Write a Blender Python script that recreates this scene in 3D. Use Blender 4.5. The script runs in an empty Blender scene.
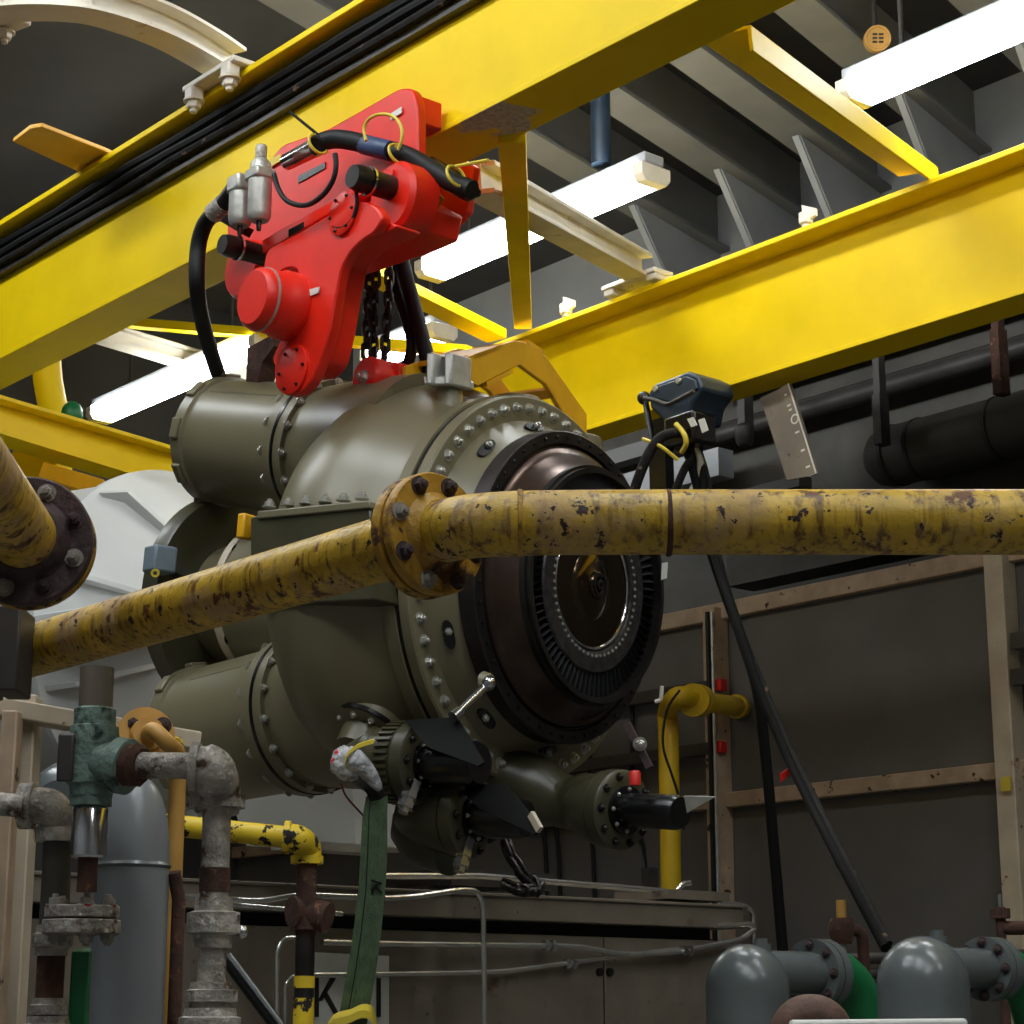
import bpy, bmesh, math, random
from mathutils import Vector as V3, Matrix
random.seed(7)
PI = math.pi
COL = bpy.context.scene.collection

# ------------------------------------------------------------------ camera numbers (metres, eye 1.6 m above the deck)
F = 2050.0
TH = math.atan(503 / F)
CZ = 1.6
C0 = V3((0, 0, CZ))
RT = V3((1, 0, 0)); FW = V3((0, math.cos(TH), math.sin(TH))); UPV = V3((0, -math.sin(TH), math.cos(TH)))
AZ = math.radians(40.3)
U = V3((-math.sin(AZ), math.cos(AZ), 0))          # along the crane girders
N = V3((math.cos(AZ), math.sin(AZ), 0))           # across them
WZ = math.radians(35.2)
W_ = V3((math.sin(WZ), math.cos(WZ), 0))          # along the deck beams
Z = V3((0, 0, 1))
def ray(px, py): return RT * ((px - 512) / F) + UPV * ((512 - py) / F) + FW
def P(px, py, d): return C0 + ray(px, py) * d
def onz(px, py, z):
    r = ray(px, py); return C0 + r * ((z - CZ) / r.z)
def ons(px, py, s):
    r = ray(px, py); return C0 + r * (s / r.dot(N))
def zof(x, y, py):
    k = (512 - py) / F; s, c = math.sin(TH), math.cos(TH)
    return CZ + y * (k * c + s) / (c - k * s)
class Vert:                                         # a vertical line through the place: x, y fixed, heights and radii read off it
    def __init__(self, px, py, d):
        p = P(px, py, d); self.x, self.y, self.d = p.x, p.y, d
    def z(self, py): return zof(self.x, self.y, py)
    def p(self, py): return V3((self.x, self.y, self.z(py)))
    def at(self, z): return V3((self.x, self.y, z))
    def r(self, px): return px * self.d / F

# ------------------------------------------------------------------ mesh builder
def perp(a):
    a = a.normalized(); h = Z if abs(a.z) < .9 else V3((1, 0, 0))
    x = h.cross(a).normalized(); return x, a.cross(x).normalized()
def smooth(pts, k=8, closed=False):
    pts = [V3(p) for p in pts]; out = []; n = len(pts)
    rng = range(n if closed else n - 1)
    for i in rng:
        if closed: a, b, c, d = pts[i - 1], pts[i], pts[(i + 1) % n], pts[(i + 2) % n]
        else: a, b, c, d = pts[max(i - 1, 0)], pts[i], pts[i + 1], pts[min(i + 2, n - 1)]
        for j in range(k):
            t = j / k
            out.append(.5 * ((2 * b) + (c - a) * t + (2 * a - 5 * b + 4 * c - d) * t * t + (3 * b - a - 3 * c + d) * t ** 3))
    if not closed: out.append(pts[-1])
    return out
def fillet(pts, r, k=5):
    pts = [V3(p) for p in pts]; out = [pts[0]]
    for i in range(1, len(pts) - 1):
        a, b, c = pts[i - 1], pts[i], pts[i + 1]
        rr = min(r, (a - b).length * .45, (c - b).length * .45)
        p = b + (a - b).normalized() * rr; q = b + (c - b).normalized() * rr
        for j in range(k + 1):
            t = j / k; out.append(p * (1 - t) ** 2 + b * 2 * t * (1 - t) + q * t * t)
    out.append(pts[-1]); return out
class MB:
    def __init__(s): s.v = []; s.f = []
    def add(s, vs, fs):
        o = len(s.v); s.v += [V3(v) for v in vs]; s.f += [tuple(i + o for i in f) for f in fs]; return s
    def box(s, c, ax, size):
        x, y, z = [a.normalized() * (h / 2) for a, h in zip(ax, size)]
        vs = [c + x * i + y * j + z * k for i in (-1, 1) for j in (-1, 1) for k in (-1, 1)]
        return s.add(vs, [(0, 1, 3, 2), (4, 6, 7, 5), (0, 4, 5, 1), (2, 3, 7, 6), (0, 2, 6, 4), (1, 5, 7, 3)])
    def bar(s, a, b, w, h, up=Z):                    # rectangular bar a-b, width w across, height h along up
        d = (b - a).normalized(); x = d.cross(up).normalized(); y = x.cross(d)
        return s.box((a + b) / 2, (d, x, y), ((b - a).length, w, h))
    def prism(s, poly, th):                          # polygon extruded by the vector th
        n = len(poly); vs = [V3(p) for p in poly] + [V3(p) + th for p in poly]
        fs = [tuple(range(n))[::-1], tuple(range(n, 2 * n))] + [(i, (i + 1) % n, n + (i + 1) % n, n + i) for i in range(n)]
        return s.add(vs, fs)
    def lathe(s, o, a, prof, seg=32, arc=None, x0=None):
        a = a.normalized(); x, y = perp(a)
        if x0 is not None: x = x0.normalized(); y = a.cross(x)
        vs = []; fs = []; rings = []
        for t, r in prof:
            if r < 1e-6: rings.append([len(vs)]); vs.append(o + a * t)
            else:
                rings.append(list(range(len(vs), len(vs) + seg)))
                for i in range(seg):
                    q = 2 * PI * i / seg; vs.append(o + a * t + (x * math.cos(q) + y * math.sin(q)) * r)
        for A, B in zip(rings[:-1], rings[1:]):
            for i in range(seg):
                j = (i + 1) % seg
                if len(A) == 1 and len(B) == 1: continue
                if len(A) == 1: fs.append((A[0], B[j], B[i]))
                elif len(B) == 1: fs.append((A[i], A[j], B[0]))
                else: fs.append((A[i], A[j], B[j], B[i]))
        if len(rings[0]) > 1 and not getattr(s, 'open', False): fs.append(tuple(rings[0][::-1]))
        if len(rings[-1]) > 1 and not getattr(s, 'open', False): fs.append(tuple(rings[-1]))
        return s.add(vs, fs)
    def cyl(s, a, b, r, r2=None, seg=24):
        L = (b - a).length; return s.lathe(a, b - a, [(0, r), (L, r if r2 is None else r2)], seg)
    def annulus(s, o, a, r0, r1, t0, t1, seg=64):    # closed ring with a hole
        a = a.normalized(); x, y = perp(a); vs = []; fs = []
        for i in range(seg):
            q = 2 * PI * i / seg; e = x * math.cos(q) + y * math.sin(q)
            vs += [o + a * t0 + e * r0, o + a * t0 + e * r1, o + a * t1 + e * r1, o + a * t1 + e * r0]
        for i in range(seg):
            j = (i + 1) % seg
            for k in range(4):
                l = (k + 1) % 4; fs.append((4 * i + k, 4 * i + l, 4 * j + l, 4 * j + k))
        return s.add(vs, fs)
    def tube(s, pts, r, seg=12, closed=False):
        pts = [V3(p) for p in pts]; n = len(pts); vs = []; fs = []
        T = []
        for i in range(n):
            if closed: t = pts[(i + 1) % n] - pts[i - 1]
            else: t = pts[min(i + 1, n - 1)] - pts[max(i - 1, 0)]
            T.append(t.normalized())
        x, _ = perp(T[0])
        for i in range(n):
            x = (x - T[i] * x.dot(T[i])).normalized(); y = T[i].cross(x)
            rr = r[i] if isinstance(r, (list, tuple)) else r
            for j in range(seg):
                q = 2 * PI * j / seg; vs.append(pts[i] + (x * math.cos(q) + y * math.sin(q)) * rr)
        for i in range(n if closed else n - 1):
            i2 = (i + 1) % n
            for j in range(seg):
                k = (j + 1) % seg; fs.append((i * seg + j, i * seg + k, i2 * seg + k, i2 * seg + j))
        if not closed: fs += [tuple(range(seg))[::-1], tuple(range((n - 1) * seg, n * seg))]
        return s.add(vs, fs)
    def ribbon(s, pts, wv, tv):                      # flat strap along pts
        n = len(pts); vs = []; fs = []
        for i, p in enumerate(pts):
            w = wv[i] if isinstance(wv, list) else wv
            vs += [p - w / 2 - tv / 2, p + w / 2 - tv / 2, p + w / 2 + tv / 2, p - w / 2 + tv / 2]
        for i in range(n - 1):
            for k in range(4):
                l = (k + 1) % 4; fs.append((4 * i + k, 4 * i + l, 4 * i + 4 + l, 4 * i + 4 + k))
        fs += [(3, 2, 1, 0), (4 * n - 4, 4 * n - 3, 4 * n - 2, 4 * n - 1)]
        return s.add(vs, fs)
    def sphere(s, c, r, sx=1, sy=1, sz=1, n=12):
        vs = []; fs = []; m = 2 * n
        vs.append(c + V3((0, 0, -r * sz)))
        for i in range(1, n):
            t = -PI / 2 + PI * i / n
            for j in range(m):
                q = 2 * PI * j / m; vs.append(c + V3((math.cos(t) * math.cos(q) * r * sx, math.cos(t) * math.sin(q) * r * sy, math.sin(t) * r * sz)))
        vs.append(c + V3((0, 0, r * sz)))
        for j in range(m):
            k = (j + 1) % m; fs.append((0, 1 + k, 1 + j)); e = len(vs) - 1
            fs.append((e, 1 + (n - 2) * m + j, 1 + (n - 2) * m + k))
            for i in range(n - 2): fs.append((1 + i * m + j, 1 + i * m + k, 1 + (i + 1) * m + k, 1 + (i + 1) * m + j))
        return s.add(vs, fs)

WM = {}                                              # world matrix of every object
def mesh_of(mb, name, mat, M=Matrix(), ang=38):
    Mi = M.inverted(); me = bpy.data.meshes.new(name)
    me.from_pydata([Mi @ v for v in mb.v], [], mb.f); me.update()
    bm = bmesh.new(); bm.from_mesh(me); bmesh.ops.recalc_face_normals(bm, faces=bm.faces); bm.to_mesh(me); bm.free()
    me.polygons.foreach_set('use_smooth', [True] * len(me.polygons)); me.set_sharp_from_angle(angle=math.radians(ang))
    me.materials.append(mat); return me
def lab(o, label, cat, group=None):
    o['label'] = label; o['category'] = cat
    if group: o['group'] = group
def thing(name, loc, label, cat, group=None):
    o = bpy.data.objects.new(name, None); COL.objects.link(o); o.empty_display_size = .1
    o.location = loc; WM[o] = Matrix.Translation(loc); lab(o, label, cat, group); return o
def part(name, mb, mat, parent, label=None, bevel=0, ang=38, kind=None):
    M = WM[parent]; o = bpy.data.objects.new(name, mesh_of(mb, name, mat, M, ang)); COL.objects.link(o)
    o.parent = parent; WM[o] = M.copy()
    if label: o['label'] = label
    if kind: o['kind'] = kind
    if bevel: bev(o, bevel)
    return o
def bev(o, w):
    m = o.modifiers.new('bevel', 'BEVEL'); m.width = w; m.segments = 2; m.limit_method = 'ANGLE'; m.angle_limit = math.radians(40)
def solo(name, mb, mat, label, cat, group=None, bevel=0, base=None, ang=38):
    b = base if base is not None else V3((sum((v.x for v in mb.v)) / len(mb.v), sum((v.y for v in mb.v)) / len(mb.v), min(v.z for v in mb.v)))
    M = Matrix.Translation(b); o = bpy.data.objects.new(name, mesh_of(mb, name, mat, M, ang)); COL.objects.link(o)
    o.location = b; WM[o] = M; lab(o, label, cat, group)
    if bevel: bev(o, bevel)
    return o
def struct(name, mb, mat, bevel=0):
    o = bpy.data.objects.new(name, mesh_of(mb, name, mat)); COL.objects.link(o); o['kind'] = 'structure'; WM[o] = Matrix()
    if bevel: bev(o, bevel)
    return o
def put(me, name, parent, loc, axis, scale=1.0, spin=0.0, label=None):   # a repeat sharing mesh data; its +Z along axis
    x, y = perp(axis); a = axis.normalized()
    R = Matrix((x, y, a)).transposed().to_4x4()
    M = Matrix.Translation(loc) @ R @ Matrix.Rotation(spin, 4, 'Z') @ Matrix.Scale(scale, 4)
    o = bpy.data.objects.new(name, me); COL.objects.link(o); o.parent = parent
    o.matrix_basis = WM[parent].inverted() @ M; WM[o] = M
    if label: o['label'] = label
    return o

# ------------------------------------------------------------------ materials
def lin(c):
    out = []
    for v in c:
        v /= 255; out.append(v / 12.92 if v <= .04045 else ((v + .055) / 1.055) ** 2.4)
    return (*out, 1)
def paint(name, col, rough=.45, metal=0, var=.15, vs=7, spots=(), bump=0, bs=60, streak=None, coat=0, spec=.5):
    m = bpy.data.materials.new(name); m.use_nodes = True; nt = m.node_tree; b = nt.nodes['Principled BSDF']
    L = nt.links; tc = nt.nodes.new('ShaderNodeTexCoord')
    def noise(scale, det=4, stretch=None, rgh=.55):
        n = nt.nodes.new('ShaderNodeTexNoise'); n.inputs['Scale'].default_value = scale; n.inputs['Detail'].default_value = det; n.inputs['Roughness'].default_value = rgh
        if stretch:
            mp = nt.nodes.new('ShaderNodeMapping'); mp.inputs['Scale'].default_value = stretch; L.new(tc.outputs['Object'], mp.inputs[0]); L.new(mp.outputs[0], n.inputs['Vector'])
        else: L.new(tc.outputs['Object'], n.inputs['Vector'])
        return n.outputs['Fac']
    def ramp(src, lo, hi):
        r = nt.nodes.new('ShaderNodeMapRange'); r.inputs['From Min'].default_value = lo; r.inputs['From Max'].default_value = hi; L.new(src, r.inputs['Value']); return r.outputs[0]
    def mix(fac, a, c):
        x = nt.nodes.new('ShaderNodeMix'); x.data_type = 'RGBA'; L.new(fac, x.inputs[0])
        for i, q in ((6, a), (7, c)):
            if isinstance(q, tuple): x.inputs[i].default_value = q
            else: L.new(q, x.inputs[i])
        return x.outputs[2]
    c = lin(col); dk = tuple(v * (1 - var * 1.6) for v in c[:3]) + (1,); lt = tuple(min(1, v * (1 + var)) for v in c[:3]) + (1,)
    cur = mix(ramp(noise(vs), .3, .7), dk, lt)
    rg = None
    if streak:
        sc, st, lo, hi, stretch = streak
        cur = mix(ramp(noise(st, 3, stretch), lo, hi), cur, lin(sc))
    for sp in spots:
        scol, ss, lo, hi = sp[:4]
        f = ramp(noise(ss, 5, None, .62), lo, hi); cur = mix(f, cur, lin(scol))
        if rg is None:
            x = nt.nodes.new('ShaderNodeMix'); x.data_type = 'FLOAT'; L.new(f, x.inputs[0]); x.inputs[2].default_value = rough; x.inputs[3].default_value = .85; rg = x.outputs[0]
    L.new(cur, b.inputs['Base Color'])
    if rg: L.new(rg, b.inputs['Roughness'])
    else: b.inputs['Roughness'].default_value = rough
    b.inputs['Metallic'].default_value = metal
    b.inputs['Specular IOR Level'].default_value = spec
    if coat: b.inputs['Coat Weight'].default_value = coat
    if bump:
        bp = nt.nodes.new('ShaderNodeBump'); bp.inputs['Strength'].default_value = bump; bp.inputs['Distance'].default_value = .01
        L.new(noise(bs), bp.inputs['Height']); L.new(bp.outputs[0], b.inputs['Normal'])
    return m
def emit(name, col, s):
    m = bpy.data.materials.new(name); m.use_nodes = True; b = m.node_tree.nodes['Principled BSDF']
    b.inputs['Base Color'].default_value = lin(col); b.inputs['Emission Color'].default_value = lin(col); b.inputs['Emission Strength'].default_value = s; return m
M = {}
M['yellow'] = paint('crane yellow', (240, 204, 4), .5, var=.05, vs=3, spec=.22)
M['orange'] = paint('deep yellow', (228, 168, 18), .45, var=.08, spots=(((120, 90, 40), 22, .70, .74),))
M['ochre'] = paint('ochre paint', (196, 148, 72), .5, var=.15)
M['pipe'] = paint('old yellow pipe paint', (204, 164, 46), .42, var=.24, vs=11, bump=.25, bs=45,
    streak=((108, 74, 26), 3.4, .5, .68, (22, 22, 1.8)), spots=(((182, 150, 108), 6, .54, .68), ((104, 64, 28), 14, .61, .65), ((46, 26, 20), 21, .645, .66), ((50, 28, 22), 48, .63, .645)))
M['pipe_flange'] = paint('flaking yellow flange paint', (186, 140, 44), .5, var=.25, vs=14, bump=.4, bs=50, spots=(((84, 50, 26), 11, .52, .6), ((52, 30, 22), 24, .58, .62), ((205, 185, 130), 60, .68, .72)))
M['rust'] = paint('rust', (76, 48, 36), .85, var=.3, vs=18, bump=.5, spots=(((140, 96, 62), 30, .6, .7),))
M['rustdark'] = paint('dark rusted steel', (66, 48, 48), .7, var=.25, vs=14, bump=.4, spots=(((150, 118, 50), 6, .68, .72), ((95, 70, 62), 26, .6, .7)))
M['galv'] = paint('weathered galvanised pipe', (178, 170, 160), .5, .3, .35, 26, bump=.6, bs=90, spots=(((88, 66, 54), 12, .54, .62), ((214, 208, 200), 60, .58, .66)))
M['red'] = paint('hoist red', (222, 33, 9), .42, var=.07, spots=(((150, 60, 50), 40, .72, .76),))
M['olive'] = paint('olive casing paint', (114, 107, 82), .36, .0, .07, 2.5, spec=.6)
M['olive2'] = paint('dark shaded olive paint', (64, 61, 42), .36, 0, .12, 8, spec=.6)  # on valve units and arms, shade under the turbine is darkened into the olive
M['blackmetal'] = paint('dark machined steel', (60, 56, 54), .38, .75, .25, 10)
M['brownmetal'] = paint('heat browned steel', (84, 68, 60), .3, .8, .35, 4)
M['blade'] = paint('blade steel', (112, 112, 114), .36, .8, .1, 30)
M['disc'] = paint('turbine disc steel', (78, 76, 76), .42, .8, .3, 40)
M['bronze'] = paint('polished bronzed disc', (84, 70, 54), .16, .95, .15, 6)
M['chrome'] = paint('bright steel', (205, 205, 208), .18, 1, .05, 20)
M['steel'] = paint('bolt steel', (196, 194, 186), .3, .7, .1, 20)
M['stainless'] = paint('stainless tube', (226, 224, 218), .27, .92, .08, 12)
M['black'] = paint('black rubber', (16, 16, 17), .6, 0, .15, 20, spec=.35)
M['blackgloss'] = paint('black enamel', (14, 14, 15), .25, 0, .1, 10)
M['matte'] = paint('matt black sheet', (14, 14, 13), .8, 0, .1, 10, spec=.15)
M['dirty'] = paint('dirty cable black', (30, 28, 27), .8, 0, .4, 30, spec=.2, spots=(((120, 100, 84), 20, .62, .7),))
M['white'] = paint('cream white steel paint', (214, 206, 190), .45, 0, .08, 6, spots=(((176, 140, 62), 5, .66, .72),))
M['housing'] = paint('white housing paint', (198, 199, 196), .5, 0, .05, 2)
M['alu'] = paint('cast aluminium', (178, 176, 168), .4, .5, .15, 20, bump=.2)
M['teal'] = paint('weathered teal paint', (116, 138, 128), .5, 0, .2, 16, bump=.5, bs=70, spots=(((48, 62, 58), 18, .55, .64), ((128, 150, 140), 50, .66, .72)))
M['bluegrey'] = paint('blue grey enamel', (118, 132, 142), .4, 0, .1, 8)
M['tank'] = paint('grey tank paint', (122, 126, 128), .3, 0, .08, 5, spec=.6)
M['tank2'] = paint('dark grey vessel paint', (92, 98, 98), .26, 0, .1, 6, spec=.6, spots=(((120, 84, 60), 7, .68, .75),))
M['green'] = paint('green paint', (22, 110, 62), .4, 0, .15, 10)
M['strap'] = paint('green webbing', (74, 94, 66), .8, 0, .18, 20, bump=.3, bs=200, streak=((36, 60, 40), 18, .55, .8, (8, 8, 1)), spots=(((88, 150, 96), 9, .62, .7),))
M['beige'] = paint('beige frame paint', (188, 174, 152), .55, 0, .12, 6, spots=(((122, 74, 44), 10, .64, .69),))
M['rail'] = paint('chipped pink beige paint', (176, 152, 128), .6, 0, .15, 8, spots=(((60, 40, 32), 13, .62, .65),))
M['wallgrey'] = paint('brown grey wall panel', (96, 93, 90), .5, 0, .08, 3)
M['bulkhead'] = paint('grey bulkhead paint', (152, 154, 156), .4, 0, .08, 2)
M['deck'] = paint('dark deckhead', (58, 56, 54), .7, 0, .15, 2)
M['deckbeam'] = paint('pale grey deck beam', (118, 117, 114), .7, 0, .08, 3)
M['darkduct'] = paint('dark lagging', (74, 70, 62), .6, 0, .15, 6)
M['darksteel'] = paint('dark steel', (62, 58, 54), .5, .2, .2, 8)
M['skid'] = paint('grey brown skid plate', (122, 112, 98), .5, .1, .14, 5, spots=(((92, 66, 46), 6, .66, .74), ((74, 64, 54), 30, .66, .72)))
M['floor'] = paint('worn grey deck paint', (108, 105, 99), .6, 0, .15, 4)
M['sign'] = paint('white sign', (206, 206, 198), .5, 0, .05, 8)
M['ink'] = paint('black lettering', (14, 14, 14), .5, 0, .05, 8)
M['navy'] = paint('dark blue box', (34, 50, 66), .45, 0, .2, 10)
M['tie'] = paint('yellow plastic', (214, 190, 60), .5, 0, .05, 10)
M['bluetape'] = paint('blue tape', (52, 70, 104), .5, 0, .1, 10)
M['yb'] = paint('chipped yellow pipe', (216, 184, 36), .5, 0, .1, 10, spots=(((30, 26, 22), 22, .555, .575),))
M['wallyellow'] = paint('yellow gas pipe', (206, 170, 22), .45, 0, .08, 6)
M['plastic'] = paint('clear crumpled plastic', (176, 176, 178), .2, 0, .35, 40, bump=1, bs=60, spots=(((200, 34, 40), 16, .60, .62),))
M['copper'] = paint('brown rusted cap', (92, 66, 54), .7, 0, .25, 12, bump=.4)
M['lens'] = emit('fluorescent diffuser', (246, 252, 255), 31)
M['maroon'] = paint('dark red cord', (96, 22, 26), .6, 0, .05, 10)
M['redcap'] = paint('red cap', (200, 36, 30), .4, 0, .05, 10)
M['beamdirt'] = paint('crane yellow with grime', (240, 204, 4), .5, var=.05, vs=3, spec=.22)
def stain(m, pt, rad, col):
    nt = m.node_tree; L = nt.links; b = nt.nodes['Principled BSDF']
    g = nt.nodes.new('ShaderNodeNewGeometry'); d = nt.nodes.new('ShaderNodeVectorMath'); d.operation = 'DISTANCE'
    L.new(g.outputs['Position'], d.inputs[0]); d.inputs[1].default_value = pt
    nz = nt.nodes.new('ShaderNodeTexNoise'); nz.inputs['Scale'].default_value = 14; nz.inputs['Detail'].default_value = 6; L.new(g.outputs['Position'], nz.inputs['Vector'])
    a = nt.nodes.new('ShaderNodeMath'); a.operation = 'MULTIPLY_ADD'; L.new(nz.outputs['Fac'], a.inputs[0]); a.inputs[1].default_value = rad * 1.6; L.new(d.outputs['Value'], a.inputs[2])
    r = nt.nodes.new('ShaderNodeMapRange'); r.inputs['From Min'].default_value = rad * 1.55; r.inputs['From Max'].default_value = rad * 1.4; L.new(a.outputs[0], r.inputs['Value'])
    sx = nt.nodes.new('ShaderNodeSeparateXYZ'); L.new(g.outputs['Normal'], sx.inputs[0]); dn = nt.nodes.new('ShaderNodeMath'); dn.operation = 'LESS_THAN'; L.new(sx.outputs['Z'], dn.inputs[0]); dn.inputs[1].default_value = -.5
    mu = nt.nodes.new('ShaderNodeMath'); mu.operation = 'MULTIPLY'; L.new(r.outputs[0], mu.inputs[0]); L.new(dn.outputs[0], mu.inputs[1])
    n2 = nt.nodes.new('ShaderNodeTexNoise'); n2.inputs['Scale'].default_value = 55; L.new(g.outputs['Position'], n2.inputs['Vector'])
    cr = nt.nodes.new('ShaderNodeMix'); cr.data_type = 'RGBA'; L.new(n2.outputs['Fac'], cr.inputs[0]); cr.inputs[6].default_value = lin((120, 105, 80)); cr.inputs[7].default_value = lin(col)
    x = nt.nodes.new('ShaderNodeMix'); x.data_type = 'RGBA'; L.new(mu.outputs[0], x.inputs[0])
    old = b.inputs['Base Color'].links[0].from_socket; L.new(old, x.inputs[6]); L.new(cr.outputs[2], x.inputs[7]); L.new(x.outputs[2], b.inputs['Base Color'])

# ------------------------------------------------------------------ proto meshes for repeats (local +Z is the outward axis)
O = V3((0, 0, 0))
def proto_bolt():
    mb = MB(); mb.lathe(O, Z, [(0, 1.45), (.18, 1.45)], 16); mb.lathe(V3((0, 0, .18)), Z, [(0, 1), (.85, 1), (1.0, .82)], 6); mb.lathe(V3((0, 0, 1.1)), Z, [(0, .52), (.55, .52), (.65, .4)], 10)
    return mb
def bolt_mesh(name, mat): return mesh_of(proto_bolt(), name, mat)
B_STEEL = bolt_mesh('bolt', M['steel']); B_RUST = bolt_mesh('bolt', M['rustdark']); B_OLIVE = bolt_mesh('bolt', M['blackmetal']); B_GALV = bolt_mesh('bolt', M['galv']); B_WHITE = bolt_mesh('bolt', M['white']); B_BLACK = bolt_mesh('bolt', M['blackgloss'])
def ring_bolts(me, parent, c, a, R, n, sc, ph=0, name='bolt', x0=None, lim=None):
    x, y = perp(a)
    if x0 is not None: x = x0.normalized(); y = a.normalized().cross(x)
    for i in range(n):
        q = ph + 2 * PI * i / n
        put(me, name, parent, c + (x * math.cos(q) + y * math.sin(q)) * R, a, sc, i * .37)

# ------------------------------------------------------------------ room shell
CEIL = 6.3
def US(u, s, z): return U * u + N * s + Z * z
U0, U1, S0, S1, SL = -5.5, 11.5, -4.5, 8.25, 7.4
def slab(name, c, ax, size, m): return struct(name, MB().box(c, ax, size), m)
uc, sc_ = (U0 + U1) / 2, (S0 + S1) / 2
slab('floor', US(uc, sc_, -.1), (U, N, Z), (U1 - U0 + .4, S1 - S0 + .4, .2), M['floor'])
slab('ceiling', US(uc, sc_, CEIL + .1), (U, N, Z), (U1 - U0 + .4, S1 - S0 + .4, .2), M['deck'])
slab('wall_back', US(uc, S1 + .1, CEIL / 2), (U, N, Z), (U1 - U0 + .4, .2, CEIL), M['bulkhead'])
slab('wall_left', US(U1 + .1, sc_, CEIL / 2), (U, N, Z), (.2, S1 - S0, CEIL), M['deck'])
slab('wall_right', US(U0 - .1, sc_, CEIL / 2), (U, N, Z), (.2, S1 - S0, CEIL), M['bulkhead'])
slab('wall_front', US(uc, S0 - .1, CEIL / 2), (U, N, Z), (U1 - U0 + .4, .2, CEIL), M['bulkhead'])
# lower panelled wall in front of the back bulkhead
pt = ons(985, 560, SL); ztop = pt.z
slab('wall_panel', US(uc, SL + .06, ztop / 2), (U, N, Z), (U1 - U0, .12, ztop), M['wallgrey'])
slab('wall_shelf', US(uc, (SL + .12 + S1) / 2, ztop - .1), (U, N, Z), (U1 - U0, S1 - SL - .12, .1), M['darksteel'])
slab('wall_recess_shade', US(uc, S1 - .03, (ztop + 5.1) / 2), (U, N, Z), (U1 - U0, .06, 5.1 - ztop), M['darkduct'])  # dark sheet: recess shade put into its colour, partly dark paint
# pale chipped rails and studs on the panel
def railbar(name, s, z, h, dpt, m, u0=U0, u1=U1): return struct(name, MB().box(US((u0 + u1) / 2, s - dpt / 2, z), (U, N, Z), (u1 - u0, dpt, h)), m, .006)
railbar('trim_1', SL, ztop + .0, .085, .05, M['rail'])
zm = ons(870, 786, SL).z
railbar('trim_2', SL, zm, .075, .05, M['rail'])
for i, (px, w, m) in enumerate(((724, .085, 'rail'), (1014, .10, 'beige'), (380, .085, 'rail'))):
    q = ons(px, 700, SL); struct('trim_%d' % (i + 3), MB().box(V3((q.x, q.y, ztop / 2)) - N * .05, (U, N, Z), (w, .1, ztop + .03)), M[m], .006)
# recess gear behind, above the panel: a dark header beam
# ------------------------------------------------------------------ deck beams, knee brackets
for i, px in enumerate((452, 610, 745, 905, 1075)):
    a = onz(px, 95, CEIL - .35)
    k0 = (S1 - a.dot(N)) / W_.dot(N); k1 = (S0 - a.dot(N)) / W_.dot(N)
    e, b = a + W_ * k0, a + W_ * k1
    mb = MB(); mb.bar(V3((b.x, b.y, CEIL - .17)), V3((e.x, e.y, CEIL - .17)), .02, .34); mb.bar(V3((b.x, b.y, CEIL - .36)), V3((e.x, e.y, CEIL - .36)), .2, .02)
    struct('trim_%d' % (i + 6), mb, M['deckbeam'])
    e2 = V3((e.x, e.y, 0))
    mb = MB(); mb.prism([e2 + Z * (CEIL - .36), e2 + Z * 5.12, e2 - W_ * .1 + Z * 5.12, e2 - W_ * .95 + Z * (CEIL - .36)], W_.cross(Z) * .025)
    mb.bar(e2 - W_ * .1 + Z * 5.12, e2 - W_ * .95 + Z * (CEIL - .37), .035, .012, W_)
    struct('trim_%d' % (i + 12), mb, M['bulkhead'])

# ------------------------------------------------------------------ crane girders
def girder(name, s0, s1, z0, z1, ov0, ov1, label, mat):
    g = thing(name, US(0, (s0 + s1) / 2, z0), label, 'crane beam')
    L = (U0 + .02, U1 - .02); um = (L[0] + L[1]) / 2; ln = L[1] - L[0]
    part('web', MB().box(US(um, (s0 + s1) / 2, (z0 + z1) / 2 + .01), (U, N, Z), (ln, s1 - s0 - .012, z1 - z0 - .02)), mat, g)
    part('bottom_flange', MB().box(US(um, (s0 + s1) / 2, z0 + .01), (U, N, Z), (ln, s1 - s0, .02)), mat, g, bevel=.003)
    part('top_flange', MB().box(US(um, (s0 - ov0 + s1 + ov1) / 2, z1 + .0125), (U, N, Z), (ln, s1 - s0 + ov0 + ov1, .025)), mat, g, bevel=.004)
    return g
g1 = girder('crane_girder', 3.565, 3.765, 4.2, 4.71, .105, .105, 'upper yellow girder that carries the red hoist, black cables along its side', M['beamdirt'])
stain(M['beamdirt'], onz(493, 118, 4.2), .17, (240, 228, 200))
g2 = girder('crane_girder', 6.10, 6.285, 4.2, 4.70, .12, .1, 'lower yellow girder behind the turbine with dark blue box on its edge', M['yellow'])
# cables along girder 1 under the top flange
for i, (dz, r, lb) in enumerate(((.0, .018, 'uppermost black cable along the upper yellow girder'), (-.038, .017, 'middle black cable along the upper yellow girder'), (-.074, .016, 'lowest black cable along the upper yellow girder, dirty and taped'))):
    s = 3.52 + .005 * i; pts = [US(U0 + .1 + (U1 - U0 - .2) * k / 60, s + .004 * math.sin(k * 1.3 + i), 4.674 + dz + .004 * math.sin(k * 2.1 + i * 2)) for k in range(61)]
    solo('power_cable', MB().tube(pts, r, 8), M['black' if i != 2 else 'dirty'], lb, 'cable', 'cables along the upper girder')
solo('cable_rail', MB().box(US(3, 3.555, 4.57), (U, N, Z), (16, .035, .02)), M['darksteel'], 'dark steel strip under the cables on the upper yellow girder', 'rail')

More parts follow.
